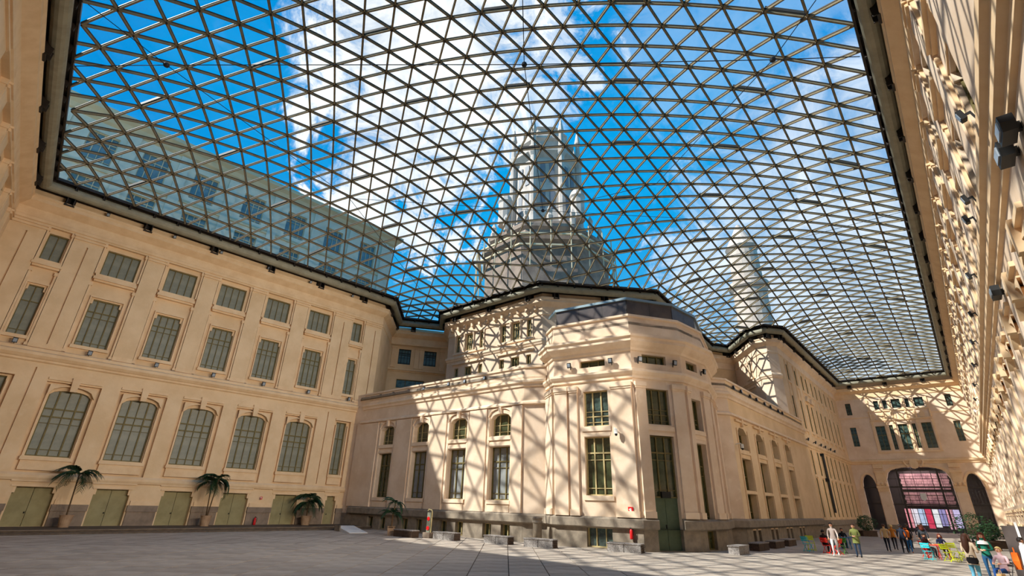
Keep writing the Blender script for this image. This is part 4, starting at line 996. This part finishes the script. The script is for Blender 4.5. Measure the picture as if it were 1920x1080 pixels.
# warm fill spots added above the right ledge to brighten the shaded walls
for fr, x, z, tx, sp, en in ((fR, 86, 11.3, (-27, 36, 9), 74, 3.1), (fR, 80, 11.3, (-25, 40, 9), 62, 3.2), (fR, 74, 11.3, (-21, 44, 8), 50, 3.0), (fR, 90, 11.3, (-31, 32, 10), 74, 2.6), (fR, 64, 11.3, (12, 38, 5), 120, .25), (fR, 54, 11.3, (24, 46, 7), 120, .5), (fR, 40, 11.3, (58, 84, 9), 90, 2.2)):
    l = bpy.data.lights.new('fill_spot', 'SPOT'); l.energy = FILL_POWER * en; l.color = (1.0, .88, .74); l.spot_size = R(sp); l.spot_blend = .7; l.shadow_soft_size = .35
    o = bpy.data.objects.new('fill_spot', l); COL.objects.link(o); o.location = fr.p(x, -1.1, z); o.rotation_euler = (o.location - Vector(tx)).to_track_quat('Z', 'Y').to_euler()

# ---------------------------------------------------------------- benches, bollard, ramp, stand
def bench(x, y, az, label, L=1.95, dark=False):
    t = thing('stone_bench', label, 'bench', (x, y, 0), math.pi / 2 - R(az), None)
    for s_ in (-1, 1):
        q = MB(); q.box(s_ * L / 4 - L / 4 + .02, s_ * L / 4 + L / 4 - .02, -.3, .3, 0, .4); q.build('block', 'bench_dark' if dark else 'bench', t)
    q = MB(); q.box(-L / 2 - .02, L / 2 + .02, -.33, .33, .4, .46); q.build('seat_slab', 'bench', t)
    q = MB()
    for k in range(4): q.box(L / 2, L / 2 + .03, -.28, .28, .03 + k * .095, .1 + k * .095)
    q.build('end_grille', 'bench_dark', t)
bench(-6.9, 38.1, 129.4, 'dark timber sided bench by the potted palm at the wing', 2.0, True)
bench(-3.9, 36.5, 129.4, 'mottled stone bench right of the striped sign stand', 2.0)
bench(-.4, 34.3, 129.4, 'mottled stone bench below the last window of the left wing')
bench(2.1, 32.5, 122, 'sunlit pale stone bench in front of the stone bollard')
bench(6.75, 30.75, 121.7, 'grey mottled bench under the fire extinguisher by the green door')
bench(13.45, 31.6, 41.7, 'pale stone bench seen end on, right of the green door', 1.7)
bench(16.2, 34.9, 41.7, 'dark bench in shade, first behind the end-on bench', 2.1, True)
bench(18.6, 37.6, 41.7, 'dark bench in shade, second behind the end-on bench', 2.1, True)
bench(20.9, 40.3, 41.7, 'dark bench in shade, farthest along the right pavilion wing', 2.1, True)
t = thing('stone_bollard', 'round tapered stone bollard against the pavilion return wall', 'bollard', (2.05, 34.75, 0))
q = MB(); q.lathe([(.3, 0), (.28, 1.15), (.3, 1.2)], 0, 0, 18); q.build('shaft', 'granite', t, True)
q = MB(); q.lathe([(.3, 1.2), (.34, 1.23), (.34, 1.3), (.29, 1.34), (.29, 1.42), (.33, 1.45), (.3, 1.55), (.15, 1.6)], 0, 0, 18); q.build('cap', 'granite', t, True)
t = thing('striped_sign_stand', 'grey sign stand with two red discs and a pale hooped pole', 'sign', (-5.3, 37.6, 0), R(-38))
q = MB(); q.box(-.32, .32, -.2, .2, 0, .35); q.build('base', 'granite_dark', t); q = MB(); q.box(-.16, .16, -.05, .05, .35, 1.6); q.build('panel', 'pane_grey', t)
for z in (.62, 1.2):
    q = MB(Frame((0, 0), ang=0)); q.prism([(.13 * math.cos(a_), z + .13 * math.sin(a_)) for a_ in [k * math.pi / 7 for k in range(14)]], -.09, -.05); q.build('red_disc', 'red', t)
q = MB(); q.tube([(.24, 0, 0), (.26, 0, 1.6), (.2, 0, 1.75), (-.1, 0, 1.8), (-.18, 0, 1.7)], .035, 6); q.build('hoop', 'bar_pale', t)
t = thing('access_ramp', 'pale sloping access ramp at the end of the left platform', 'ramp', (-11.9, 42.2, 0), R(-55))
q = MB(); q.prism([(-1.7, 0), (1.7, 0), (1.7, .03), (-1.5, .36), (-1.7, .36)], -.7, .7); q.build('ramp_slope', 'white', t)
q = MB(); q.box(-1.7, -.4, -.78, -.7, 0, .42); q.build('ramp_kerb', 'granite', t)

# ---------------------------------------------------------------- potted palms
def frond_mesh(L, droop, seed):
    rn = random.Random(seed); q = MB(); P = []
    for k in range(13):
        u = k / 12; P.append(Vector((L * u * (1 - .18 * u * u * droop), 0, L * (.55 * u - (.55 + .5 * droop) * u * u))))
    q.tube(P, [.022 * (1 - .8 * k / 12) + .004 for k in range(13)], 4)
    for k in range(2, 13):
        for m_ in (0, .5):
            if k == 12 and m_: continue
            p = P[k] if not m_ else (P[k] + P[k + 1 if k < 12 else k]) / 2
            d = (P[min(k + 1, 12)] - P[k - 1]).normalized(); ll = L * (.34 - .22 * abs(k / 12 - .45)) * rn.uniform(.85, 1.1)
            for s_ in (-1, 1):
                e = p + d * ll * .6 + Vector((0, s_ * ll * .75, -ll * rn.uniform(.25, .6))); m2 = (p + e) / 2 + Vector((0, 0, ll * .1)); w_ = d * .03 + Vector((0, 0, .012))
                i = [q.pt(*v) for v in (p - w_, m2 - w_ * 1.2, e, m2 + w_ * 1.2, p + w_)]; q.face(i)
    return q.mesh('frond', ['leaf'])
FR_ = [frond_mesh(1.5, d_, k) for k, d_ in enumerate((.6, 1.0, 1.4))]
def palm(p, label, trunks, nf, sc, pot=.36, ph=.72, sq=False):
    t = thing('potted_palm', label, 'palm', p, random.uniform(0, 6))
    q = MB(); q.lathe([(pot * .75, 0), (pot, ph * .95), (pot * 1.08, ph * .95), (pot * 1.08, ph), (pot * .9, ph), (pot * .88, ph - .05)], 0, 0, 4 if sq else 18, R(45)); q.build('pot', 'pot', t)
    q = MB(); q.lathe([(pot * .88, ph - .08), (pot * .88, ph - .04)], 0, 0, 14); q.build('soil', 'soil', t)
    for (dx, dy, h_) in trunks:
        q = MB(); q.tube([(dx * .2, dy * .2, ph - .06), (dx * .6, dy * .6, ph + (h_ - ph) * .5), (dx, dy, h_)], [.05, .04, .045], 7); q.build('trunk', 'trunk', t)
        for k in range(nf):
            o = add('frond', FR_[k % 3], t, (dx, dy, h_)); o.rotation_euler = (0, R(random.uniform(-38, 18)), k * 2.399 + random.uniform(-.2, .2)); o.scale = (sc * random.uniform(.85, 1.1),) * 3
palm(fL.p(7.75, -1.3, .2), 'tall potted palm between the first and second wide olive doors', [(.05, .1, 3.1)], 12, .95)
palm(fL.p(15.8, -1.5, .2), 'twin-stemmed potted palm in the middle of the left platform', [(.25, .1, 3.0), (-.3, -.1, 3.25)], 11, .9)
palm(fL.p(23.6, -1.3, .2), 'bushy potted palm near the far end of the left platform', [(0, 0, 1.7), (.2, .1, 2.1)], 11, 1.0, .42)
palm((-8.2, 39.2, 0), 'potted palm on the floor beside the left pavilion wing', [(0, 0, 1.4), (.1, -.1, 2.1)], 8, .7, .34, .6, True)

# bushes and planters by the right arch
def bush(x, y, r_, h_, label, seed, box=True):
    rn = random.Random(seed); t = thing('planter_bush', label, 'bush', (x, y, 0))
    q = MB(); q.box(-r_ * .8, r_ * .8, -.4, .4, 0, .55); q.box(-r_ * .84, r_ * .84, -.44, .44, .5, .58); q.build('planter_box', 'bench_dark', t)
    q = MB()
    for k in range(900):
        a_, b_3 = rn.uniform(0, 2 * math.pi), rn.uniform(-1, 1); rr = (1 - b_3 * b_3) ** .5 * rn.uniform(.6, 1.05); rr *= 1 + .25 * math.sin(3 * a_ + seed)
        p = Vector((rr * r_ * math.cos(a_), rr * .6 * r_ * math.sin(a_), .55 + (h_ - .55) * (b_3 * rn.uniform(.8, 1.05) + 1) / 2)); d = Vector((rn.uniform(-1, 1), rn.uniform(-1, 1), rn.uniform(-.3, 1))).normalized() * rn.uniform(.12, .22); s_ = d.orthogonal().normalized() * .05
        i = [q.pt(*v) for v in (p, p + d * .5 + s_, p + d, p + d * .5 - s_)]; q.face(i)
    q.build('foliage', 'leaf2', t, kind='stuff')
    q = MB(); q.tube([(0, 0, .5), (.05, 0, 1.0), (-.05, .05, h_ * .7)], [.05, .04, .02], 6); q.build('stem', 'trunk', t)
bush(36.2, 41.5, 1.5, 2.5, 'dense dark green bush in a planter before the right arch', 1)
bush(39.6, 44.2, 1.1, 1.8, 'lower green bush behind the dense one near the right arch', 2)
bush(40.5, 60.5, 1.0, 2.1, 'green shrub in a planter beside the left arch pier', 3)

# ---------------------------------------------------------------- coloured folding furniture
def cmat(name, rgb): M[name] = mat(name, srgb(*rgb), .45); return name
cmat('red_lacquer', (228, 44, 30)); cmat('yellow_lacquer', (206, 214, 30)); cmat('cyan_lacquer', (40, 190, 200)); cmat('orange_lacquer', (232, 110, 30)); cmat('blue_lacquer', (22, 110, 150)); cmat('green_lacquer', (80, 150, 50))
def rod(q, a, b_, r_=.016): q.tube([a, b_], r_, 6)
def chair(x, y, az, m_, label, group=None):
    t = thing('folding_chair', label, 'chair', (x, y, 0), -R(az), group)
    q = MB()
    for k in range(5): q.box(-.2, .2, -.19 + k * .08, -.13 + k * .08, .44, .46)
    q.build('seat', m_, t, kind='stuff'); q = MB()
    for k in range(3): q.box(-.2, .2, -.265 - k * .02, -.25 - k * .02, .62 + k * .09, .69 + k * .09)
    q.build('backrest', m_, t, kind='stuff')
    for s_ in (-.21, .21):
        q = MB(); rod(q, (s_, .24, 0), (s_, -.3, .88)); q.build('leg', m_, t); q = MB(); rod(q, (s_ * .9, -.24, 0), (s_ * .9, .2, .45)); q.build('leg', m_, t)
    q = MB(); rod(q, (-.21, .2, .06), (.21, .2, .06), .012); rod(q, (-.19, -.2, .06), (.19, -.2, .06), .012); q.build('crossbar', m_, t)
def table(x, y, az, m_, label):
    t = thing('folding_table', label, 'table', (x, y, 0), -R(az))
    q = MB(); q.box(-.35, .35, -.3, .3, .71, .735); q.build('tabletop', m_, t)
    for s_ in (-.28, .28):
        q = MB(); rod(q, (s_, -.28, 0), (s_, .26, .71)); q.build('leg', m_, t); q = MB(); rod(q, (s_ * .92, .28, 0), (s_ * .92, -.26, .71)); q.build('leg', m_, t)
chair(19.3, 34.9, 60, 'cyan_lacquer', 'teal folding chair at the left of the shaded cafe tables')
chair(20.1, 35.9, 200, 'yellow_lacquer', 'dull yellow folding chair behind the shaded red table')
chair(19.95, 33.9, 60, 'red_lacquer', 'dark red folding chair with the seated man in the shade')
table(20.7, 34.6, 40, 'orange_lacquer', 'orange folding table left of the man in white trousers')
chair(20.15, 33.25, 330, 'red_lacquer', 'bright red folding chair just behind the man in white trousers')
chair(20.9, 34.0, 240, 'green_lacquer', 'green folding chair by the orange table in the shade')
table(24.0, 38.4, 40, 'blue_lacquer', 'blue folding table between the two standing men')
table(25.2, 39.4, 40, 'blue_lacquer', 'second blue folding table behind the man in the green jacket')
chair(23.3, 38.7, 120, 'blue_lacquer', 'blue folding chair with a dark seated guest'); chair(24.4, 39.3, 210, 'blue_lacquer', 'blue folding chair behind the first blue table')
chair(24.0, 31.1, 55, 'cyan_lacquer', 'bright cyan folding chair standing alone in the sun'); chair(25.6, 33.2, 170, 'red_lacquer', 'bright red folding chair with tilted slats in the sun')
table(24.9, 31.9, 30, 'red_lacquer', 'red folding table in the sun beside the yellow chairs'); chair(24.6, 30.4, 80, 'yellow_lacquer', 'yellow folding chair nearest the camera in the sun')
chair(25.9, 31.6, 200, 'yellow_lacquer', 'yellow folding chair behind the sunlit table'); chair(25.4, 30.4, 300, 'yellow_lacquer', 'yellow folding chair right beside the long-haired woman'); table(26.3, 32.8, 60, 'orange_lacquer', 'small orange folding table behind the yellow chairs')

# ---------------------------------------------------------------- people
def pm(n_, rgb, rough=.8): M[n_] = mat(n_, srgb(*rgb), rough); return n_
pm('skin', (224, 168, 136), .55); pm('hair_dark', (38, 26, 20), .6); pm('hair_brown', (74, 44, 30), .6); pm('hair_red', (110, 46, 28), .6); pm('hair_blond', (206, 172, 112), .6)
pm('eye', (24, 18, 16), .3); pm('lip', (176, 88, 80), .5)
CL = {}
def cl(rgb):
    if rgb not in CL: CL[rgb] = pm('cloth_%02d' % len(CL), rgb)
    return CL[rgb]
def joints(pose):
    J = dict(pelvis=(0, 0, .95, .135), spine=(0, .0, 1.12, .12), chest=(0, -.01, 1.33, .135), neck=(0, -.005, 1.49, .055), head0=(0, .012, 1.575, .075), head=(0, .02, 1.65, .092), crown=(0, .008, 1.715, .07))
    for s_, n_ in ((-1, 'l'), (1, 'r')):
        J.update({n_ + 'hip': (s_ * .095, 0, .9, .098), n_ + 'thigh': (s_ * .1, .01, .72, .088), n_ + 'knee': (s_ * .1, .02, .49, .058), n_ + 'calf': (s_ * .1, -.01, .33, .057), n_ + 'ankle': (s_ * .1, -.03, .1, .04), n_ + 'toe': (s_ * .115, .13, .04, .036),
                  n_ + 'sh': (s_ * .175, -.01, 1.42, .062), n_ + 'el': (s_ * .25, -.03, 1.15, .046), n_ + 'wr': (s_ * .25, .06, .92, .03)})
    def mv(k, x=None, y=None, z=None): v = J[k]; J[k] = (v[0] if x is None else x, v[1] if y is None else y, v[2] if z is None else z, v[3])
    if pose == 'walk' or pose == 'walk2':
        f_ = 1 if pose == 'walk' else -1; a, b_3 = ('l', 'r') if f_ > 0 else ('r', 'l')
        mv(a + 'thigh', y=.1, z=.73); mv(a + 'knee', y=.2, z=.52); mv(a + 'calf', y=.2, z=.34); mv(a + 'ankle', y=.24, z=.1); mv(a + 'toe', y=.4, z=.045)
        mv(b_3 + 'thigh', y=-.05, z=.72); mv(b_3 + 'knee', y=-.1, z=.5); mv(b_3 + 'calf', y=-.2, z=.34); mv(b_3 + 'ankle', y=-.3, z=.15); mv(b_3 + 'toe', y=-.18, z=.045)
        mv(a + 'el', y=-.14, z=1.17); mv(a + 'wr', y=-.1, z=.95); mv(b_3 + 'el', y=.06); mv(b_3 + 'wr', y=.2, z=.97)
    if pose in ('phone', 'hands'):
        hi = 1.4 if pose == 'phone' else 1.12
        for s_, n_ in ((-1, 'l'), (1, 'r')): mv(n_ + 'el', x=s_ * .26, y=.02, z=1.14); mv(n_ + 'wr', x=s_ * .07, y=.27, z=hi)
    if pose == 'sit':
        dz = -.42
        for k in list(J):
            if k[1:] in ('hip', 'thigh', 'knee', 'calf', 'ankle', 'toe'): continue
            v = J[k]; J[k] = (v[0], v[1] - .02, v[2] + dz, v[3])
        for s_, n_ in ((-1, 'l'), (1, 'r')):
            mv(n_ + 'hip', z=.5, y=.02); mv(n_ + 'thigh', y=.24, z=.53); mv(n_ + 'knee', y=.45, z=.52); mv(n_ + 'calf', y=.46, z=.33); mv(n_ + 'ankle', y=.44, z=.1); mv(n_ + 'toe', y=.6, z=.04)
            mv(n_ + 'el', y=.08, z=.78); mv(n_ + 'wr', x=s_ * .12, y=.34, z=.76)
    return J
BONES = [('pelvis', 'spine', 'top'), ('spine', 'chest', 'top'), ('chest', 'neck', 'top'), ('neck', 'head0', 'skin'), ('head0', 'head', 'skin'), ('head', 'crown', 'skin')]
for n_ in 'lr': BONES += [('pelvis', n_ + 'hip', 'low'), (n_ + 'hip', n_ + 'thigh', 'low'), (n_ + 'thigh', n_ + 'knee', 'low'), (n_ + 'knee', n_ + 'calf', 'low'), (n_ + 'calf', n_ + 'ankle', 'low'), (n_ + 'ankle', n_ + 'toe', 'shoe'), ('chest', n_ + 'sh', 'top'), (n_ + 'sh', n_ + 'el', 'top'), (n_ + 'el', n_ + 'wr', 'top')]
_body = {}
DG = None
def body_mesh(pose, coat):
    key = (pose, coat)
    if key in _body: return _body[key]
    J = joints(pose); names = list(J); me = bpy.data.meshes.new('body'); me.from_pydata([J[k][:3] for k in names], [(names.index(a), names.index(b_3)) for a, b_3, _ in BONES], [])
    o = bpy.data.objects.new('tmp', me); COL.objects.link(o); o.modifiers.new('s', 'SKIN'); o.modifiers.new('u', 'SUBSURF').levels = 1
    for k, sv in zip(names, me.skin_vertices[0].data):
        r_ = J[k][3]; sv.radius = (r_, r_ * (.8 if k in ('pelvis', 'spine', 'chest') else 1)); sv.use_root = (k == 'pelvis')
        if coat and k in ('pelvis', 'spine', 'chest'): sv.radius = (r_ * 1.15, r_ * 1.0)
    bpy.context.view_layer.update(); dg = bpy.context.evaluated_depsgraph_get(); ev = bpy.data.meshes.new_from_object(o.evaluated_get(dg)); bpy.data.objects.remove(o)
    vs = [tuple(v.co) for v in ev.vertices]; fs = [tuple(p.vertices) for p in ev.polygons]; mi = []
    reg = {'skin': 0, 'top': 1, 'low': 2, 'shoe': 3}
    for p in ev.polygons:
        c = p.center; best = (1e9, 0)
        for a, b_3, r_ in BONES:
            A, B = Vector(J[a][:3]), Vector(J[b_3][:3]); t = max(0, min(1, (c - A).dot(B - A) / (B - A).length_squared)); d = (c - A.lerp(B, t)).length - J[a][3] * .5
            if d < best[0]: best = (d, reg[r_])
        m_ = best[1]
        hem = .78 if coat else .9
        if pose == 'sit': hem = .5
        if m_ == 2 and c.z > hem and abs(c.y) < .2: m_ = 1
        if m_ == 1 and c.z < hem - .02 and abs(c.x) < .17 and pose != 'sit': m_ = 2
        mi.append(m_)
    q = MB(); q.v = [Vector(v) for v in vs]; q.f = fs; q.m = mi
    # hands with five fingers
    for s_, n_ in ((-1, 'l'), (1, 'r')):
        E, W_ = Vector(J[n_ + 'el'][:3]), Vector(J[n_ + 'wr'][:3]); d = (W_ - E).normalized(); side = Vector((1, 0, 0)) if abs(d.x) < .7 else Vector((0, 1, 0)); side = (side - d * side.dot(d)).normalized(); nn = d.cross(side)
        q.mi = 0; q.tube([W_ - d * .02, W_ + d * .03, W_ + d * .085], [.026, .036, .034], 8)
        for k in range(4):
            b0 = W_ + d * .08 + side * (-.027 + k * .018); L = (.062, .075, .07, .052)[k]; q.tube([b0, b0 + d * L * .5 + nn * .006, b0 + d * L * .85 + nn * .028], [.0095, .009, .007], 5)
        b0 = W_ + d * .03 + side * -.03; q.tube([b0, b0 + d * .03 - side * .025, b0 + d * .06 - side * .02 + nn * .012], [.012, .011, .008], 5)
    H_ = Vector(J['head'][:3])      # face: nose, eyes, mouth, ears
    q.mi = 0; q.tube([H_ + Vector((0, .085, .015)), H_ + Vector((0, .108, -.02))], [.009, .016], 6)
    for s_ in (-1, 1): q.mi = 4; q.tube([H_ + Vector((s_ * .033, .078, .012)), H_ + Vector((s_ * .033, .092, .012))], .011, 6); q.mi = 0; q.tube([H_ + Vector((s_ * .09, -.005, .02)), H_ + Vector((s_ * .1, -.012, -.025))], [.018, .013], 6)
    q.mi = 5; q.tube([H_ + Vector((-.025, .085, -.048)), H_ + Vector((.025, .085, -.048))], .008, 6)
    _body[key] = (q, J); return _body[key]
def person(x, y, az, Ht, pose, top, low, shoe, hair, label, long_=0, coat=False, hat=None, z=0):
    t = thing('person', label, 'person', (x, y, z), -R(az)); s_ = Ht / 1.785; t.scale = (s_,) * 3
    q, J = body_mesh(pose, coat); me = q.mesh('body', ['skin', cl(top), cl(low), cl(shoe), 'eye', 'lip'], True); add('body', me, t)
    H_ = Vector(J['head'][:3]); h = MB()
    rings = []
    for i in range(8):                       # hair cap, open at the face
        ph = math.pi * .02 + i / 7 * math.pi * .62; ring = []
        for j in range(16):
            a_ = 2 * math.pi * j / 16; r1 = .108; front = max(0, math.sin(a_)); zz = math.cos(ph)
            if front > .2 and zz < .5: zz = .5 + (zz - .5) * (1 - min(1, front * 1.6)); rr = (1 - min(.999, zz) ** 2) ** .5
            else: rr = math.sin(ph)
            ring.append(h.pt(H_.x + r1 * .98 * rr * math.cos(a_), H_.y - .012 + r1 * 1.08 * rr * math.sin(a_), H_.z + .005 + r1 * 1.12 * zz))
        rings.append(ring)
    h.face(rings[0])
    for r0_, r1_ in zip(rings, rings[1:]):
        for j in range(16): h.face((r0_[j], r1_[j], r1_[(j + 1) % 16], r0_[(j + 1) % 16]))
    if long_:
        h.tube([H_ + Vector((0, -.07, .05)), H_ + Vector((0, -.1, -.08)), H_ + Vector((0, -.13, -.1 - long_ * .5)), H_ + Vector((0, -.13, -.1 - long_))], [.085, .105, .11, .04], 10)
        for k in (-1, 1): h.tube([H_ + Vector((k * .07, -.02, .05)), H_ + Vector((k * .1, 0, -.08)), H_ + Vector((k * .1, .03, -.1 - long_ * .55))], [.04, .042, .02], 7)
    h.build('hair', hair, t, True)
    if coat:
        k = MB(); P = J['pelvis']; k.lathe([(.19, P[2] - .2), (.175, P[2]), (.15, P[2] + .2)], 0, 0, 14, caps=False)
        k.v = [Vector((v.x, v.y * .75, v.z)) for v in k.v]; k.build('coat_skirt', cl(top), t, True)
    return t
person(19.3, 32.0, 215, 1.78, 'walk2', (196, 178, 168), (226, 222, 220), (240, 238, 234), 'hair_dark', 'man in a grey-pink hooded top and white trousers walking at the sun edge')
person(20.2, 31.35, 225, 1.76, 'hands', (118, 124, 66), (46, 62, 84), (24, 22, 22), 'hair_brown', 'man in a green patterned jacket and jeans looking at his hands', coat=True)
person(25.8, 36.8, 40, 1.72, 'walk', (206, 168, 116), (30, 32, 44), (50, 40, 34), 'hair_brown', 'person in a tan jacket and dark trousers walking away, leftmost of the group')
person(26.15, 35.75, 40, 1.74, 'walk2', (34, 42, 60), (24, 24, 30), (20, 20, 20), 'hair_dark', 'person in dark clothes beside the tan jacket, second of the walking group')
person(27.6, 38.6, 40, 1.66, 'walk', (196, 120, 40), (40, 36, 44), (30, 26, 24), 'hair_blond', 'person in mustard yellow top between the tan jacket and the orange backpack', 0)
pb = person(26.75, 36.1, 40, 1.62, 'walk', (44, 38, 36), (40, 110, 170), (180, 90, 60), 'hair_dark', 'person in bright blue jeans wearing an orange backpack')
person(27.15, 35.2, 40, 1.74, 'walk2', (52, 56, 62), (26, 24, 26), (120, 84, 40), 'hair_red', 'red-haired person in a long dark coat, rightmost of the near walking group', .12, True)
person(30.2, 40.6, 50, 1.72, 'stand', (28, 28, 38), (22, 22, 28), (20, 20, 20), 'hair_dark', 'person in black standing behind the walking group before the lit panels')
person(31.6, 41.2, 60, 1.68, 'walk', (40, 34, 44), (30, 28, 34), (20, 20, 20), 'hair_brown', 'person in dark purple walking near the lit panels')
person(33.6, 43.5, 210, 1.7, 'stand', (92, 60, 84), (34, 30, 36), (20, 20, 20), 'hair_dark', 'distant person in a plum top before the big arch')
person(19.95, 34.05, 60, 1.74, 'sit', (38, 26, 28), (30, 26, 30), (24, 20, 20), 'hair_dark', 'dark-haired man seated on the dark red chair in the shade')
person(23.35, 38.75, 120, 1.72, 'sit', (24, 22, 30), (20, 22, 30), (20, 20, 20), 'hair_dark', 'guest in black seated at the first blue table')
person(24.45, 39.35, 210, 1.72, 'sit', (30, 28, 34), (24, 26, 34), (20, 20, 20), 'hair_brown', 'guest in charcoal seated behind the first blue table')
person(25.65, 33.25, 170, 1.7, 'sit', (60, 26, 26), (40, 34, 40), (20, 20, 20), 'hair_dark', 'guest in dark red seated on the sunlit red chair')
person(26.9, 33.6, 200, 1.7, 'sit', (36, 44, 76), (40, 34, 40), (20, 20, 20), 'hair_red', 'guest in navy seated behind the yellow chairs', .15)
wa = person(16.75, 19.75, 75, 1.76, 'phone', (206, 184, 158), (96, 160, 186), (230, 226, 220), 'hair_brown', 'long-haired woman in a beige jacket and pale jeans photographing with a phone', .42, True)
wb = person(19.4, 22.1, 235, 1.74, 'hands', (20, 104, 84), (34, 76, 112), (40, 36, 34), 'hair_red', 'smiling red-haired woman in a green and white sweater facing the camera', .2)
k = MB(); k.lathe([(.2, 1.33), (.17, 1.42), (.1, 1.47), (.06, 1.5)], 0, 0, 16, caps=False); k.v = [Vector((v.x * 1.05, v.y * .78 - .005, v.z)) for v in k.v]; k.build('white_yoke', 'white', wb, True)
wc = person(18.75, 20.8, 250, 1.7, 'sit', (232, 196, 200), (30, 70, 130), (60, 56, 54), 'hair_blond', 'blond person in a pink top seated on a grey folding chair at the right edge', z=0)
cmat('grey_lacquer', (120, 120, 120)); chair(18.78, 20.83, 250, 'grey_lacquer', 'grey folding chair under the seated blond person')
wd_ = person(19.3, 20.35, 120, 1.66, 'hands', (238, 234, 236), (28, 28, 48), (30, 30, 34), 'hair_dark', 'person in a white coat standing at the far right edge', 0, True)
q = MB(); q.mould([(.0, .0)] * 0 or [V2((-.14, -.1)), V2((-.14, .1)), V2((.14, .1)), V2((.14, -.1))], [(0, 0), (.001, .13)], True)
def held(name, mt, dims, loc, rz, label, cat):
    q_ = MB(); x_, y_, z_ = dims; q_.box(-x_, x_, -y_, y_, 0, z_); o_ = q_.build(name, mt); o_.location = loc; o_.rotation_euler = (0, 0, rz); tag(o_, label, cat); return o_
a_ = R(75); held('mobile_phone', 'black', (.035, .006, .15), (16.75 + .34 * math.sin(a_), 19.75 + .34 * math.cos(a_), 1.43), -a_, 'dark phone held up by the long-haired woman', 'phone')
def bag(name, mt, w_, d_, h_, loc, rz, label):
    t = thing(name, label, 'bag', loc, rz); q_ = MB(); q_.slab([(-w_, -d_), (w_, -d_), (w_, d_), (-w_, d_)], 0, h_ * .02)
    i = [q_.pt(x, y, z) for z, k in ((0, .8), (h_ * .5, 1.08), (h_, .94)) for x, y in ((-w_ * k, -d_ * k), (w_ * k, -d_ * k), (w_ * k, d_ * k), (-w_ * k, d_ * k))]
    for l_ in (0, 4):
        for j in range(4): q_.face((i[l_ + j], i[l_ + (j + 1) % 4], i[l_ + 4 + (j + 1) % 4], i[l_ + 4 + j]))
    q_.face(i[8:]); q_.build('body', mt, t); q_ = MB(); q_.tube([(-w_ * .5, 0, h_), (-w_ * .4, 0, h_ * 1.3), (w_ * .4, 0, h_ * 1.3), (w_ * .5, 0, h_)], .012, 5); q_.build('strap', mt, t)
pm('bag_orange', (236, 112, 30)); pm('bag_tan', (222, 180, 120)); pm('bag_black', (28, 26, 28))
bag('backpack', 'bag_orange', .15, .08, .42, (26.75 - .19 * math.sin(R(40)), 36.1 - .19 * math.cos(R(40)), .95), R(-40), 'orange backpack worn by the person in bright blue jeans')
bag('shopping_bag', 'bag_orange', .2, .09, .55, (19.3, 20.75, .55), R(40), 'bright orange shopping bag at the far right edge')
bag('tote_bag', 'bag_tan', .18, .08, .42, (18.15, 20.35, 0), R(30), 'tan tote bag on the ground beside the seated blond person')
bag('shoulder_bag', 'bag_black', .15, .06, .2, (16.55, 19.5, .78), R(-75), 'small black shoulder bag at the hip of the long-haired woman')
# dark display board cut by the right edge
t = thing('display_board', 'large dark display board with a pale post at the right edge', 'board', (20.6, 21.2, 0), R(-58))
q = MB(); q.box(-.8, .8, -.03, .03, .15, 2.0); q.build('panel', 'screen', t); q = MB(); q.box(-.36, -.28, -.07, -.03, 0, 2.15); q.build('post', 'white', t)
for s_ in (-.7, .7):
    q = MB(); q.box(s_ - .04, s_ + .04, -.3, .3, 0, .06); q.box(s_ - .03, s_ + .03, -.03, .03, .06, .2); q.build('foot', 'black', t)
